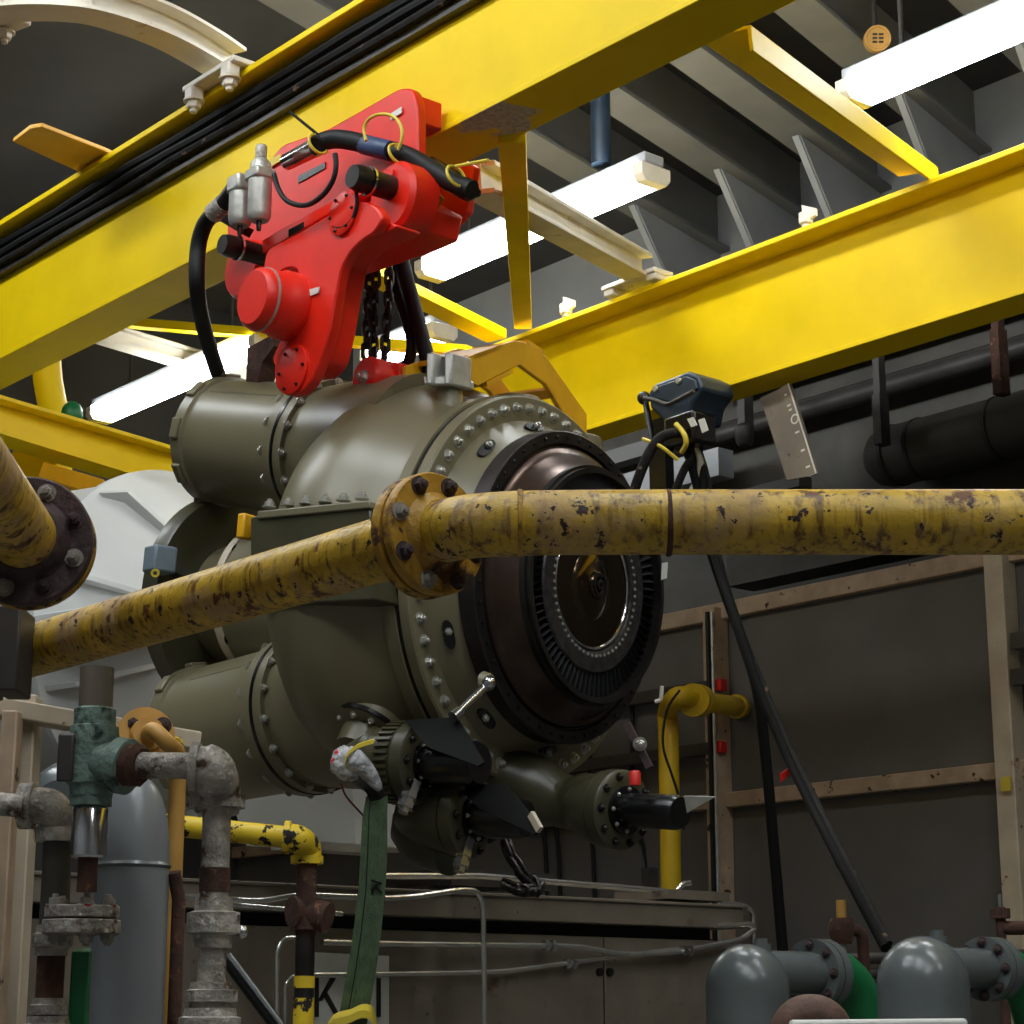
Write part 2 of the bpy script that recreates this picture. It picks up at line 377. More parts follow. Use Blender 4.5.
# ------------------------------------------------------------------ lamps
def lamp(a, b, label, w=.17, h=.09, group='ceiling fluorescent lamps'):
    d = (b - a).normalized(); c = (a + b) / 2; sd = d.cross(Z)
    t = thing('fluorescent_lamp', V3((c.x, c.y, a.z)), label, 'lamp', group)
    L = (b - a).length
    part('housing', MB().box(c + Z * (h + .03), (d, sd, Z), (L - .02, w - .05, .05)), M['bulkhead'], t, bevel=.008)
    prof = [(-w / 2, h), (-w / 2, h * .4), (-w * .36, .008), (w * .36, .008), (w / 2, h * .4), (w / 2, h)]
    part('diffuser', MB().prism([a + d * .06 + sd * x + Z * y for x, y in prof], d * (L - .12)), M['lens'], t)
    for e, k in ((a, 1), (b, -1)):
        part('end_cap', MB().prism([e + sd * x * 1.04 + Z * (y - .004) for x, y in prof], d * .06 * k), M['white'], t, bevel=.004)
    for k in (.2, .8):
        q = a.lerp(b, k); part('hanger', MB().cyl(q + Z * (h + .05), V3((q.x, q.y, CEIL)), .01, None, 8), M['darksteel'], t)
    return t
ZL = 5.12
def lampat(p0, p1, label, extra=0, z=ZL):
    a, b = onz(*p0, z), onz(*p1, z)
    b = a + U * (b - a).dot(U)                        # run parallel to the girders
    if extra: b = b + (b - a).normalized() * extra
    return lamp(a, b, label)
lampat((850, 108), (1024, 28), 'long white lamp above the lower girder at the upper right of the photo', .5)
lampat((428, 282), (674, 190), 'long white lamp seen behind the pale cross beam right of the red hoist')
lampat((98, 424), (262, 350), 'white lamp at the left, its near end hidden by the upper olive duct')
lampat((372, 368), (440, 338), 'short white lamp glimpsed behind the hoist chains', 0)
# unseen copies of the fixtures, added in front of and between girders for light
for i, (u, s, lb) in enumerate(((1.0, 4.75, 'added unseen lamp between the two girders, hidden behind the upper girder'), (-2.2, 4.75, 'added unseen lamp between the girders at the right wall end'), (4.4, 4.75, 'added unseen lamp between the girders beyond the hoist'),
        (.6, .6, 'added unseen lamp in the near row above and behind the camera'), (3.6, .6, 'added unseen lamp in the near row toward the left wall'), (-2.6, .6, 'added unseen lamp in the near row toward the right wall'), (-1.4, 2.1, 'added unseen lamp in the second row nearest the right wall'), (1.1, 2.1, 'added unseen second row lamp over the pipes in the foreground'), (3.6, 2.1, 'added unseen second row lamp before the red hoist'), (6.1, 2.1, 'added unseen second row lamp nearest the left wall'))):
    lamp(US(u, s, 5.55), US(u + 1.9, s, 5.55), lb, .2)
# ------------------------------------------------------------------ cross braces and small steel between the girders
def brace(a, b, w, h, name, mat, label, cat='brace', group=None, angle=True, flip=1):
    mb = MB(); d = (b - a).normalized(); x = d.cross(Z).normalized() * flip; y = x.cross(d) * flip
    if angle:
        mb.bar(a, b, w, .012); mb.bar(a - y * h / 2 + x * (w / 2 - .006), b - y * h / 2 + x * (w / 2 - .006), .012, h)
    else: mb.bar(a, b, w, h)
    return solo(name, mb, M[mat], label, cat, group, .003, a)
def ext(a, b, s_):                                   # carry the line b-a on beyond a until it meets the plane N = s_
    d = (a - b); k = (s_ - a.dot(N)) / d.dot(N); return a + d * k
brace(ons(724, 32, 3.9), ons(918, 172, 6.1), .16, .07, 'cross_brace', 'yellow', 'bright yellow brace crossing toward the upper right lamp')
brace(ons(512, 135, 3.74), ons(523, 324, 6.08), .085, .05, 'cross_brace', 'yellow', 'upright looking yellow strut right of the red hoist', angle=False)
brace(ext(ons(394, 285, 5.4), ons(497, 336, 6.16), 3.88), ons(497, 336, 6.16), .12, .05, 'cross_brace', 'yellow', 'short bright yellow brace right of the black hoses below the hoist', angle=False)
brace(ons(118, 322, 5.6), ons(472, 352, 6.2), .10, .05, 'cross_brace', 'yellow', 'thin yellow brace running behind the lower half of the red hoist', angle=False)
# pale cross beams clamped on the lower girder
def clamp_feet(par, c, along, across, w=.3):
    part('foot_plate', MB().box(c, (along, across, Z), (w, .12, .02)), M['white'], par, bevel=.003)
    for k in (-1, 1):
        q = c + along * (k * w * .4)
        put(B_WHITE, 'bolt', par, q - Z * .01, -Z, .026); part('clip', MB().box(q - Z * .015 + across * .0, (along, across, Z), (.06, .1, .05)), M['white'], par, bevel=.006)
def crossbeam(a, b, label, w=.12, h=.10, feet=True):
    t = thing('cross_beam', b, label, 'beam'); d = (b - a).normalized()
    part('web', MB().bar(a, b, .02, h), M['white'], t)
    for k in (-1, 1): part('flange', MB().bar(a + Z * k * h / 2, b + Z * k * h / 2, w, .018), M['white'], t, bevel=.003)
    if feet: clamp_feet(t, b - d * .0 + Z * (-h / 2 - .02) - N * .02, U, N, .34)
    return t
crossbeam(ons(478, 178, 4.1), ons(640, 268, 6.02), 'pale cross beam clamped on the lower girder in front of the long lamp')
crossbeam(ext(ons(112, 336, 5.4), ons(300, 392, 6.6), 4.0), ons(300, 392, 6.6), 'pale beam seen under the upper girder left of the hoist', .11, .09, False)
for px, py, lb in ((566, 313, 'small white clamp on the lower girder left of the pale cross beam'), (806, 223, 'small white clamp alone on the lower girder under the dark brackets')):
    q = ons(px, py, 6.0); t = thing('beam_clamp', q, lb, 'clamp', None)
    part('body', MB().box(q + Z * .02, (U, N, Z), (.04, .05, .05)), M['white'], t, bevel=.006); part('lug', MB().prism([q + U * .02, q + U * .02 + Z * .085, q - U * .05 + Z * .05, q - U * .05 + Z * .02], N * .015), M['white'], t)
    put(B_WHITE, 'bolt', t, q, -Z, .018)
# walkway plate edge on the lower girder's far side
solo('toe_plate', MB().box(US(2, 6.62, 4.86), (U, N, Z), (14, .02, .15)), M['deckbeam'], 'pale brown toe plate along the far side of the lower girder', 'plate')
solo('support_ledge', MB().box(US(2, 6.5, 4.76), (U, N, Z), (14, .24, .03)), M['darksteel'], 'narrow dark ledge behind the lower girder top', 'ledge')
# curved pale beam and its foot on the upper girder
t = thing('curved_beam', onz(225, 75, 4.9), 'curved cream beam arching down to a bolted foot on the upper girder', 'beam')
cz = 4.86
path = smooth([onz(x, y, cz) for x, y in ((-70, 20), (-20, 4), (17, -2), (62, -2), (102, 4), (160, 24), (205, 48), (232, 66))], 6)
mb = MB(); mb.ribbon(path, [Z * .1] * len(path), V3((.012, .012, 0)))
part('web', mb, M['white'], t)
for k in (-1, 1):
    acr = []
    for i in range(len(path)):
        d = path[min(i + 1, len(path) - 1)] - path[max(i - 1, 0)]; acr.append(d.cross(Z).normalized() * .12)
    mb = MB(); mb.ribbon([p + Z * .05 * k for p in path], acr, Z * .012); part('flange', mb, M['white'], t)
for i in (10, 22): 
    d = (path[i + 1] - path[i]).normalized(); part('stiffener', MB().box(path[i], (d, d.cross(Z), Z), (.01, .1, .1)), M['white'], t)
fc = ons(225, 70, 3.47); fc.z = 4.748; part('foot_plate', MB().box(fc, (U, N, Z), (.33, .14, .02)), M['white'], t, bevel=.004)
for k in (-.115, .115):
    q = fc + U * k - N * .05; part('clip', MB().box(q - Z * .03, (U, N, Z), (.055, .05, .05)), M['white'], t, bevel=.008); put(B_WHITE, 'bolt', t, q - Z * .055, -Z, .026)
t = thing('wall_bracket', onz(4, 22, 4.85), 'cream bracket at the top left corner under the curved beam', 'bracket')
c = onz(2, 20, 4.86); part('plate', MB().box(c, (W_, W_.cross(Z), Z), (.12, .16, .04)), M['white'], t, bevel=.005)
for dx in (-8, 3): put(B_WHITE, 'bolt', t, onz(2 + dx, 32, 4.83), -Z, .024)
# yellow stop plate
zz = 4.742
mb = MB(); mb.prism([onz(x, y, zz) for x, y in ((13, 142), (30, 129), (42, 127), (104, 151), (150, 172), (120, 190), (72, 169))], Z * .018)
solo('stop_plate', mb, M['orange'], 'flat yellow plate with clipped end sticking out left of the upper girder', 'plate', None, .003)
# yellow beams at the left edge
zt = 4.25
a, b = onz(-40, 394, zt), onz(173, 456, zt); d = (b - a).normalized(); x = d.cross(Z)
t = thing('runway_beam', a - Z * .3, 'yellow beam with chamfered end reaching in from the left edge', 'beam')
bot = zof(b.x, b.y, 484)
part('top_flange', MB().bar(a, b, .22, .02), M['yellow'], t, bevel=.003)
e = b - d * .2
part('web', MB().prism([a + x * .04, b + x * .04, V3((b.x, b.y, zof(b.x, b.y, 474))) + x * .04, V3((e.x, e.y, zof(e.x, e.y, 481))) + x * .04, V3((a.x, a.y, bot)) + x * .04], -x * .03), M['yellow'], t)
a2 = V3((a.x, a.y, bot)); e2 = V3((e.x, e.y, zof(e.x, e.y, 481))); part('bottom_flange', MB().bar(a2 , e2, .16, .018), M['yellow'], t)
brace(P(14, 455, 9.6), P(50, 476, 9.6), .12, .13, 'yellow_stub', 'yellow', 'dull yellow stub under the left yellow beam', 'steel stub', None, False)
brace(P(42, 472, 9.3), P(103, 490, 9.3), .1, .075, 'yellow_bar', 'orange', 'bright orange yellow bar tucked under the left yellow beam', 'bar', None, False)
a, b = P(46, 355, 10.4), P(58, 436, 10.4)
solo('yellow_post', MB().tube(smooth([a + Z * .8, a, b, b - Z * .3], 4), .075, 16), M['yellow'], 'round yellow post standing behind the left yellow beam', 'post')
solo('green_fitting', MB().sphere(P(72, 414, 10.2), .055, 1, 1, 1.2, 8), M['green'], 'small green knob beside the round yellow post', 'knob')

# ------------------------------------------------------------------ recess behind the lower girder: duct, pipes, hanging plate
def ups(px, s, z): 
    r = ray(px, 400); q = V3((r.x, r.y, 0)); k = s / q.dot(N); return V3((q.x * k, q.y * k, z))
t = thing('lagged_duct', ons(868, 458, 8.0), 'dark lagged duct with rounded end in the recess under the lower girder', 'duct')
a = ons(872, 462, 7.98); b = a - U * 3.4
part('shell', MB().lathe(a, b - a, [(-.0, .0), (.0, .055), (.02, .095), (.07, .14), (.13, .155), (3.4, .155)], 32), M['darkduct'], t)
for k in (.16, .32, .8, 1.5, 2.2): part('band', MB().lathe(a - U * k, -U, [(0, .15), (0, .161), (.02, .161), (.02, .15)], 32), M['darksteel'], t)
for i, (px, py, r, lb) in enumerate(((745, 428, .05, 'dark pipe nearest the hanging plate in the dim recess'), (760, 418, .035, 'thin dark pipe above another in the dim recess'), (800, 372, .045, 'highest dark pipe in the dim recess'))):
    a = ons(px, py, 8.05 + .03 * i); solo('service_pipe', MB().cyl(a + U * .6, a - U * 3.5, r, None, 14), M['darksteel'], lb, 'pipe', 'pipes in the dim recess')
for px, lb in ((745, 'dark hanger between pipes, nearer the hanging plate'), (880, 'dark pipe hanger in the middle of the recess'), (998, 'rusty pipe hanger at the right end of the recess')):
    a = ons(px, 330 if px > 900 else 395, 7.75); b = V3((a.x, a.y, zof(a.x, a.y, 395 if px > 900 else 445)))
    solo('pipe_hanger', MB().bar(a, b, .07, .05, U).bar(a + Z * .3, a, .05, .04, U), M['rust' if px > 900 else 'darksteel'], lb, 'hanger')
# long grey ledges low in the recess
for i, (px, py, h, d_, lb, m) in enumerate(((820, 478, .06, .1, 'upper grey tray edge low in the recess', 'deckbeam'), (700, 470, .16, .12, 'grey cable trunk behind the cable bundle in the recess', 'bulkhead'), (640, 452, .09, .1, 'grey strip right of the turbine ring under the girder', 'deckbeam'))):
    a = ons(px, py, 7.85 + .1 * i); solo('wall_tray', MB().box(a + U * .6, (U, N, Z), (1.0 if i == 0 else 1.6, d_, h)), M[m], lb, 'tray')
solo('junction_housing', MB().box(ons(880, 540, 7.8) - Z * .02, (U, N, Z), (1.9, .2, .16)), M['darksteel'], 'dark box in the shelf above the pale top rail', 'box')
solo('lamp_globe', MB().lathe(ons(744, 424, 7.7), -Z, [(0, .03), (.02, .05), (.09, .05), (.12, .03), (.13, 0)], 16), M['darksteel'], 'small dark lamp globe left of the hanging plate', 'lamp')
# hanging plate with embossed strip
t = thing('hanging_plate', ons(776, 392, 6.2), 'grey brown plate hanging from the lower girder with raised marks on its edge', 'plate')
q = [ons(x, y, 6.2) for x, y in ((760, 398), (790, 384), (818, 474), (787, 480))]
part('plate', MB().prism(q, N * .012), M['skid'], t)
def inter(k, j): return q[1].lerp(q[2], k) + (q[0] - q[1]).normalized() * j - N * .004
e0, e1 = inter(0, .022), inter(1, .022); dd = (e1 - e0).normalized(); ex = (q[0] - q[1]).normalized()
part('edge_strip', MB().prism([inter(0, 0), inter(1, 0), inter(1, .045), inter(0, .045)], -N * .006), M['skid'], t)
mk = MB(); c = inter(.38, .022) - N * .006; mk.annulus(c, N, .016, .022, -.002, .002, 16)
mk.bar(inter(0, .0) - N * .007, inter(1, .0) - N * .007, .006, .004, N)
for k, w in ((.10, .014), (.22, .02), (.27, .016), (.52, .022), (.72, .02), (.90, .022)):
    c = inter(k, .03) - N * .006; mk.bar(c - ex * w / 2, c + ex * w / 2, .008, .004, N)
part('embossed_marks', mk, M['white'], t)
# ------------------------------------------------------------------ red trolley hoist on the upper girder
def rounded(pts, r, k=4):
    n = len(pts); out = []
    for i in range(n):
        a, b, c = V3(pts[i - 1]), V3(pts[i]), V3(pts[(i + 1) % n]); rr = min(r, (a - b).length * .4, (c - b).length * .4)
        p = b + (a - b).normalized() * rr; q = b + (c - b).normalized() * rr
        out += [p * (1 - t) ** 2 + b * 2 * t * (1 - t) + q * t * t for t in [j / k for j in range(k + 1)]]
    return out
def splane(pts, s, r=.03): return rounded([ons(x, y, s) for x, y in pts], r)
ho = thing('trolley_hoist', ons(330, 390, 3.62), 'red air powered trolley hoist hanging on the upper yellow girder', 'hoist')
side = [(226, 196), (262, 170), (282, 145), (330, 128), (372, 104), (400, 88), (412, 88), (417, 104), (418, 160), (414, 196), (398, 214), (330, 240), (290, 262), (262, 290), (240, 290), (228, 262)]
part('side_plate', MB().prism(splane(side, 3.43, .03), N * .035), M['red'], ho, bevel=.006)
far = [(300, 214), (340, 150), (430, 108), (447, 118), (452, 160), (470, 170), (462, 216), (436, 244), (410, 240), (380, 232), (330, 240)]
part('side_plate', MB().prism([ons(x + 4, y - 4, 3.84) for x, y in far], N * .03), M['red'], ho, bevel=.006)
part('bumper', MB().box(ons(422, 116, 3.5), (U, N, Z), (.07, .1, .09)), M['red'], ho, bevel=.006)
# raised rail rib along the side plate
part('rib', MB().prism([ons(x, y, 3.33) for x, y in ((262, 240), (340, 196), (392, 168), (392, 178), (340, 207), (262, 254))], N * .1), M['red'], ho, bevel=.004)
part('slot_and_shade', MB().prism([ons(x, y, 3.424) for x, y in ((266, 266), (300, 236), (346, 208), (346, 222), (300, 250), (272, 276))], N * .004), M['blackgloss'], ho)  # shadow band below the rib, painted as a thin black strip
part('slot_and_shade', MB().prism([ons(x, y, 3.238) for x, y in ((289, 230), (304, 222), (304, 228), (289, 237))], -N * .002), M['blackgloss'], ho)
part('slot_and_shade', MB().prism([ons(x, y, 3.426) for x, y in ((298, 176), (325, 162), (325, 168), (298, 183))], N * .004), M['blackgloss'], ho)
# wheel housing lobe
c = ons(390, 196, 3.34)
part('wheel_housing', MB().lathe(c, N, [(0, .0), (0, .095), (.015, .108), (.1, .108)], 40), M['red'], ho)
part('wheel_housing', MB().lathe(ons(240, 268, 3.36), N, [(0, 0), (0, .09), (.015, .1), (.08, .1)], 32), M['red'], ho)
# boot shaped hoist body
body = [(266, 250), (300, 232), (330, 214), (362, 200), (376, 206), (383, 218), (374, 233), (362, 240), (350, 252), (341, 268), (336, 292), (330, 330), (318, 366), (311, 382), (300, 394), (286, 396), (275, 388), (274, 366), (279, 350), (290, 338), (297, 322), (299, 296), (298, 268), (285, 268), (272, 280), (262, 276)]
bp = splane(body, 3.24, .03)
part('front_plate', MB().prism(bp, N * .035), M['red'], ho, bevel=.006)
inner = [(300, 238), (362, 214), (400, 226), (372, 246), (358, 262), (352, 292), (346, 330), (338, 362), (326, 374), (296, 376), (285, 360), (300, 330), (306, 290)]
part('gear_case', MB().prism(splane([(x_ - 14 * (y_ > 236), y_) for x_, y_ in inner], 3.275, .03), N * .085), M['red'], ho, bevel=.006)
part('suspension_block', MB().prism([ons(x, y, 3.36) for x, y in ((300, 226), (392, 190), (410, 200), (404, 226), (372, 240), (310, 262))], N * .2), M['red'], ho, bevel=.008)
# round cover plates with bolts
for px, py, r in ((294, 370, .075), (344, 214, .066)):
    c = ons(px, py, 3.24); part('round_cover', MB().lathe(c, -N, [(0, r), (.008, r), (.01, r - .004), (.01, 0)], 32), M['red'], ho)
    ring_bolts(B_BLACK, ho, c - N * .008, -N, r * .82, 6, .0055)
# air motor
a = ons(252, 297, 3.1)
mo = part('air_motor', MB().lathe(a, N, [(0, 0), (0, .08), (.012, .092), (.03, .095), (.09, .097), (.1, .104), (.14, .104)], 40), M['red'], ho)
part('motor_band', MB().lathe(a + N * .03, N, [(0, .09), (0, .0975), (.008, .0975), (.008, .09)], 40), M['alu'], mo)
# dark pins and knobs
for (x0, y0, s0_, x1, s1_, r, nm) in ((352, 176, 3.2, 0, 3.35, .04, 'buffer_pin'), (222, 244, 3.2, 0, 3.38, .036, 'buffer_pin')):
    a = ons(x0, y0, s0_); b = a + N * (s1_ - s0_) 
    k = part(nm, MB().lathe(a, N, [(0, 0), (0, r * .85), (.02, r), (.05, r), (.05, r * .82), (.07, r * .82), (.07, r * .92), (s1_ - s0_, r * .92)], 24), M['blackmetal'], ho)
    part('snap_ring', MB().annulus(a + N * .055, N, r * .8, r * 1.1, 0, .008, 24), M['chrome'], k)
part('yellow_label', MB().prism([ons(x, y, 3.425) for x, y in ((270, 160), (281, 154), (281, 161), (270, 168))], -N * .003), M['tie'], ho)
part('white_label', MB().prism([ons(x, y, 3.427) for x, y in ((391, 114), (402, 107), (402, 113), (391, 120))], -N * .003), M['sign'], ho)
wl = part('white_label', MB().prism([ons(x, y, 3.237) for x, y in ((308, 290), (320, 287), (319, 293), (308, 297))], -N * .003), M['sign'], ho)
part('yellow_guard', MB().prism([ons(x + 2, y + 2, 3.5) for x, y in ((421, 178), (427, 173), (431, 184), (440, 196), (434, 205), (426, 202), (421, 192))], N * .01), M['wallyellow'], ho)
part('shackle_plate', MB().prism([ons(x, y, 3.5) for x, y in ((247, 348), (270, 336), (274, 346), (262, 362), (258, 384), (246, 384))], N * .06), M['rust'], ho, label='dark rusty bracket low on the hoist')
# filter regulator
fr = thing('filter_regulator', ons(250, 225, 3.22), 'pair of pale grey air filter canisters at the left side of the red hoist', 'air filter')
for px, pt_, pm, pb, sw in ((240, 177, 194, 226, 12), (259, 147, 181, 221, 12)):
    b = ons(px, pb, 3.2); v = Vert(px, pb, (b - C0).dot(FW)); r = v.r(sw); zt, zm_, zb_ = v.z(pt_), v.z(pm), v.z(pb)
    bowl = part('bowl', MB().lathe(v.at(zb_), Z, [(0, 0), (.0, r * .75), (.008, r * .92), (.022, r), (zm_ - zb_, r)], 28), M['alu'], fr)
    part('drain', MB().lathe(v.at(zb_ - .03), Z, [(0, 0), (0, r * .2), (.035, r * .25)], 12), M['blackgloss'], bowl)
    if px < 250: part('head', MB().box(v.at((zm_ + zt) / 2), (U, N, Z), (r * 1.9, r * 1.9, zt - zm_)), M['alu'], fr, bevel=.01)
    else:
        part('head', MB().box(v.at(zm_ + .018), (U, N, Z), (r * 2, r * 2, .036)), M['alu'], fr, bevel=.008)
        part('bonnet', MB().lathe(v.at(zm_ + .036), Z, [(0, r * .9), (.022, r * .85), (.034, r * .6), (.034, 0)], 24), M['alu'], fr)
        part('adjuster_knob', MB().lathe(v.at(zt - .05), Z, [(0, r * .5), (.05, r * .5), (.055, r * .42), (.055, 0)], 20), M['galv'], fr)
b = ons(238, 184, 3.2); part('elbow', MB().cyl(b, ons(222, 206, 3.2), .028, None, 16), M['blackmetal'], fr)
part('mount_arm', MB().bar(ons(214, 212, 3.25), ons(248, 232, 3.3), .04, .03), M['blackmetal'], fr)
# hoses
hs = [(222, 206), (214, 213), (204, 226), (198, 248), (197, 285), (202, 320), (211, 352), (221, 382), (228, 400)]
h = solo('air_hose', MB().tube(smooth([ons(x, y, 3.2 + .006 * i + .09 * max(0, i - 4)) for i, (x, y) in enumerate(hs)], 5), .026, 14), M['black'], 'thick black hose hanging left of the red hoist', 'hose')
a, b = ons(224, 203, 3.2), ons(213, 214, 3.2); part('hose_fitting', MB().lathe(a, b - a, [(0, .03), ((b - a).length, .032)], 16), M['galv'], h)
hs = [(316, 146), (322, 142), (335, 139), (352, 141), (372, 146), (392, 151), (412, 158), (432, 170), (452, 182), (472, 190)]
h = solo('supply_hose', MB().tube(smooth([ons(x, y, 3.3 + .02 * i) for i, (x, y) in enumerate(hs)], 5), .029, 14), M['black'], 'thick black hose tied across the top of the red hoist', 'hose')
part('hose_fitting', MB().cyl(ons(287, 162, 3.3), ons(316, 147, 3.3), .026, .03, 16), M['chrome'], h, label='chrome hose end')
part('blue_tape', MB().tube([ons(364, 144.5, 3.375), ons(378, 148, 3.375), ons(390, 151, 3.39)], .0305, 14), M['bluetape'], h, label='blue tape wrap')
for x, y, tx, ty, i in ((318, 144, 290, 112, 0), (398, 154, 396, 146, 4), (456, 176, 488, 160, 7)):
    s = 3.3 + .02 * i; c = ons(x, y, s); k = part('cable_tie', MB().tube(smooth([c + (Z * math.sin(q) + U * .3 * math.sin(q) + N * math.cos(q)) * .033 for q in [PI * 2 * j / 16 for j in range(16)]], 2, True), .005, 6, True), M['tie'], h)
    part('tie_tail', MB().tube([c + Z * .03, ons(tx, ty, s - .03)], .005, 6), M['dirty' if i == 0 else 'tie'], k)
hs = [(448, 178), (462, 186), (474, 186), (478, 190)]
solo('hose_end', MB().tube([ons(430, 166, 3.5), ons(450, 180, 3.5), ons(470, 192, 3.52), ons(478, 193, 3.52)], [.03, .034, .03, .012], 14), M['blackgloss'], 'black taped cable end right of the red hoist', 'cable end')
hs = [(274, 174), (278, 188), (286, 200), (298, 205), (310, 204), (324, 194), (333, 180), (336, 166), (335, 154)]
solo('signal_wire', MB().tube(smooth([ons(x, y, 3.2) for x, y in hs], 4), .008, 8), M['black'], 'thin grey wire looping between filter and hose on the hoist', 'wire')
solo('wire_loop', MB().tube(smooth([ons(x, y, 3.3) for x, y in ((366, 141), (364, 128), (370, 118), (382, 114), (394, 117), (401, 126), (402, 138), (398, 150))], 4), .005, 8), M['tie'], 'yellow tie loop standing up above the hose on the hoist', 'cable tie')
solo('pin_wire', MB().tube(smooth([ons(x, y, 3.235) for x, y in ((356, 190), (357, 204), (352, 220), (342, 228), (333, 227))], 4), .006, 6), M['dirty'], 'thin dark safety wire below the black pin of the hoist', 'wire')
# load chains
def chain_link():
    mb = MB(); pts = []
    for i in range(16):
        q = 2 * PI * i / 16; pts.append(V3((.012 * math.cos(q), 0, .012 * math.sin(q) + (.014 if math.sin(q) > 0 else -.014))))
    mb.tube(pts, .0062, 8, True); return mesh_of(mb, 'chain_link', M['blackmetal'])
LINK = chain_link()
for px, py0, py1, lb, bow in ((371, 250, 352, 'load chain nearest the red leg of the hoist', 0), (379, 246, 356, 'load chain in the middle of the bunch below the hoist', .01), (389, 246, 356, 'load chain nearest the black hoses below the hoist', -.01)):
    a, b = ons(px, py0, 3.62), ons(px - 3, py1, 3.62); b = V3((a.x - .01, a.y, b.z)); n = int((a - b).length / .036)
    t = thing('load_chain', b, lb, 'chain', 'load chains of the hoist')
    for i in range(n + 1):
        p = a.lerp(b, i / n) + U * bow * math.sin(PI * i / n); put(LINK, 'chain_link', t, p, Z, 1, (i % 2) * PI / 2 + .5)
for i, (pts, lb) in enumerate((([(398, 238), (402, 262), (410, 292), (420, 330), (428, 362), (432, 380)], 'black hose right of the load chains, nearer the yellow brace'), ([(392, 262), (396, 288), (406, 318), (412, 345), (406, 368), (396, 384)], 'thin black hose between load chains and thicker hose'))):
    solo('control_hose', MB().tube(smooth([ons(x, y, 3.7) for x, y in pts], 5), .024 - .006 * i, 12), M['black'], lb, 'hose', 'black hoses below the hoist')
# lower hook block
hb = thing('hook_block', ons(376, 395, 3.6), 'red hook block at the chain ends just above the olive casing', 'hook block')
c = ons(364, 377, 3.52)
part('sheave_case', MB().lathe(c, N, [(0, 0), (0, .058), (.01, .066), (.05, .066), (.055, .056), (.075, .056), (.08, .066), (.15, .066), (.155, .056), (.175, .056), (.18, .066), (.26, .066), (.27, .06), (.27, 0)], 36), M['red'], hb)
put(B_STEEL, 'bolt', hb, c, -N, .016)
part('side_link', MB().prism([ons(x, y, 3.6) for x, y in ((372, 362), (398, 362), (402, 400), (368, 405))], N * .08), M['red'], hb, bevel=.006)
# ------------------------------------------------------------------ the turbine
Fp, Bp = P(600, 585, 5.97), P(270, 604, 6.76)
Ea = (Fp - Bp).normalized(); es = Ea.cross(Z).normalized(); eu = es.cross(Ea)
def E(t, s=0, u=0): return Fp - Ea * t + es * s + eu * u
en = thing('gas_turbine', E(.8, 0, -.75), 'large olive gas turbine hanging under the hoist with its bladed wheel facing right', 'turbine')
cas = part('casing', MB().lathe(E(-.02), -Ea, [(.315, .30), (.315, .586), (.355, .586), (.358, .574), (.40, .58), (.46, .61), (.54, .645), (.62, .655), (.70, .64), (.78, .60), (.85, .53), (.90, .45), (.94, .36), (1.0, .3), (1.36, .25)], 96), M['olive'], en)
part('seam', MB().lathe(E(-.02), -Ea, [(.300, .5), (.300, .578), (.318, .578), (.318, .5)], 96), M['blackgloss'], cas)
ff = part('front_flange', MB().lathe(E(-.02), -Ea, [(.19, .42), (.19, .452), (.205, .462), (.245, .492), (.262, .503), (.262, .574), (.268, .580), (.300, .580), (.300, .42)], 96), M['olive'], en)
bc = E(.243)
for i in range(54):
    q = 2 * PI * (i + .3) / 54; put(B_STEEL, 'bolt', ff, bc + (es * math.cos(q) + eu * math.sin(q)) * .541, Ea, .0125, i * .4)
# slotted pockets on the front cone
for q in (18, 48, 78, 110, 138, 168, 200, 232, 262, 300, 335):
    q = math.radians(q); e = es * math.cos(q) + eu * math.sin(q); tg = -es * math.sin(q) + eu * math.cos(q)
    c = E(.202) + e * .478; nn = (Ea * .75 + e * .62).normalized()
    mb = MB(); L = []
    for k in range(16):
        g = 2 * PI * k / 16; L.append(c + nn * .006 + tg * (.030 * math.cos(g) + (.012 if math.cos(g) > 0 else -.012)) + tg.cross(nn) * .016 * math.sin(g))
    pk = part('pocket', MB().prism(L, -nn * .02), M['blackgloss'], ff); put(B_STEEL, 'bolt', pk, c + nn * .004 + tg * .01, nn, .011, q)
# dark ring with small screws
rg = part('turbine_flange', MB().lathe(E(-.045), -Ea, [(.160, .40), (.160, .420), (.150, .424), (.150, .458), (.154, .462), (.205, .462), (.192, .40)], 96), M['blackmetal'], en)
for i in range(48):
    q = 2 * PI * i / 48; put(B_BLACK, 'screw', rg, E(.106) + (es * math.cos(q) + eu * math.sin(q)) * .441, Ea, .0052, i)
part('exhaust_barrel', MB().lathe(E(0), -Ea, [(.19, .41), (.114, .415), (.104, .410), (.098, .396), (.088, .390), (.06, .368), (.045, .358), (.03, .351), (.03, .33), (.19, .33)], 96), M['brownmetal'], en)
sh = part('shroud_lip', MB().annulus(E(0), -Ea, .328, .343, .0, .05, 96).annulus(E(0), -Ea, .343, .352, .014, .06, 96), M['blackmetal'], en)
part('inner_drum', MB().lathe(E(0), -Ea, [(.10, .33), (.10, .05), (.3, .05), (.3, .33)], 64), M['blackgloss'], en)
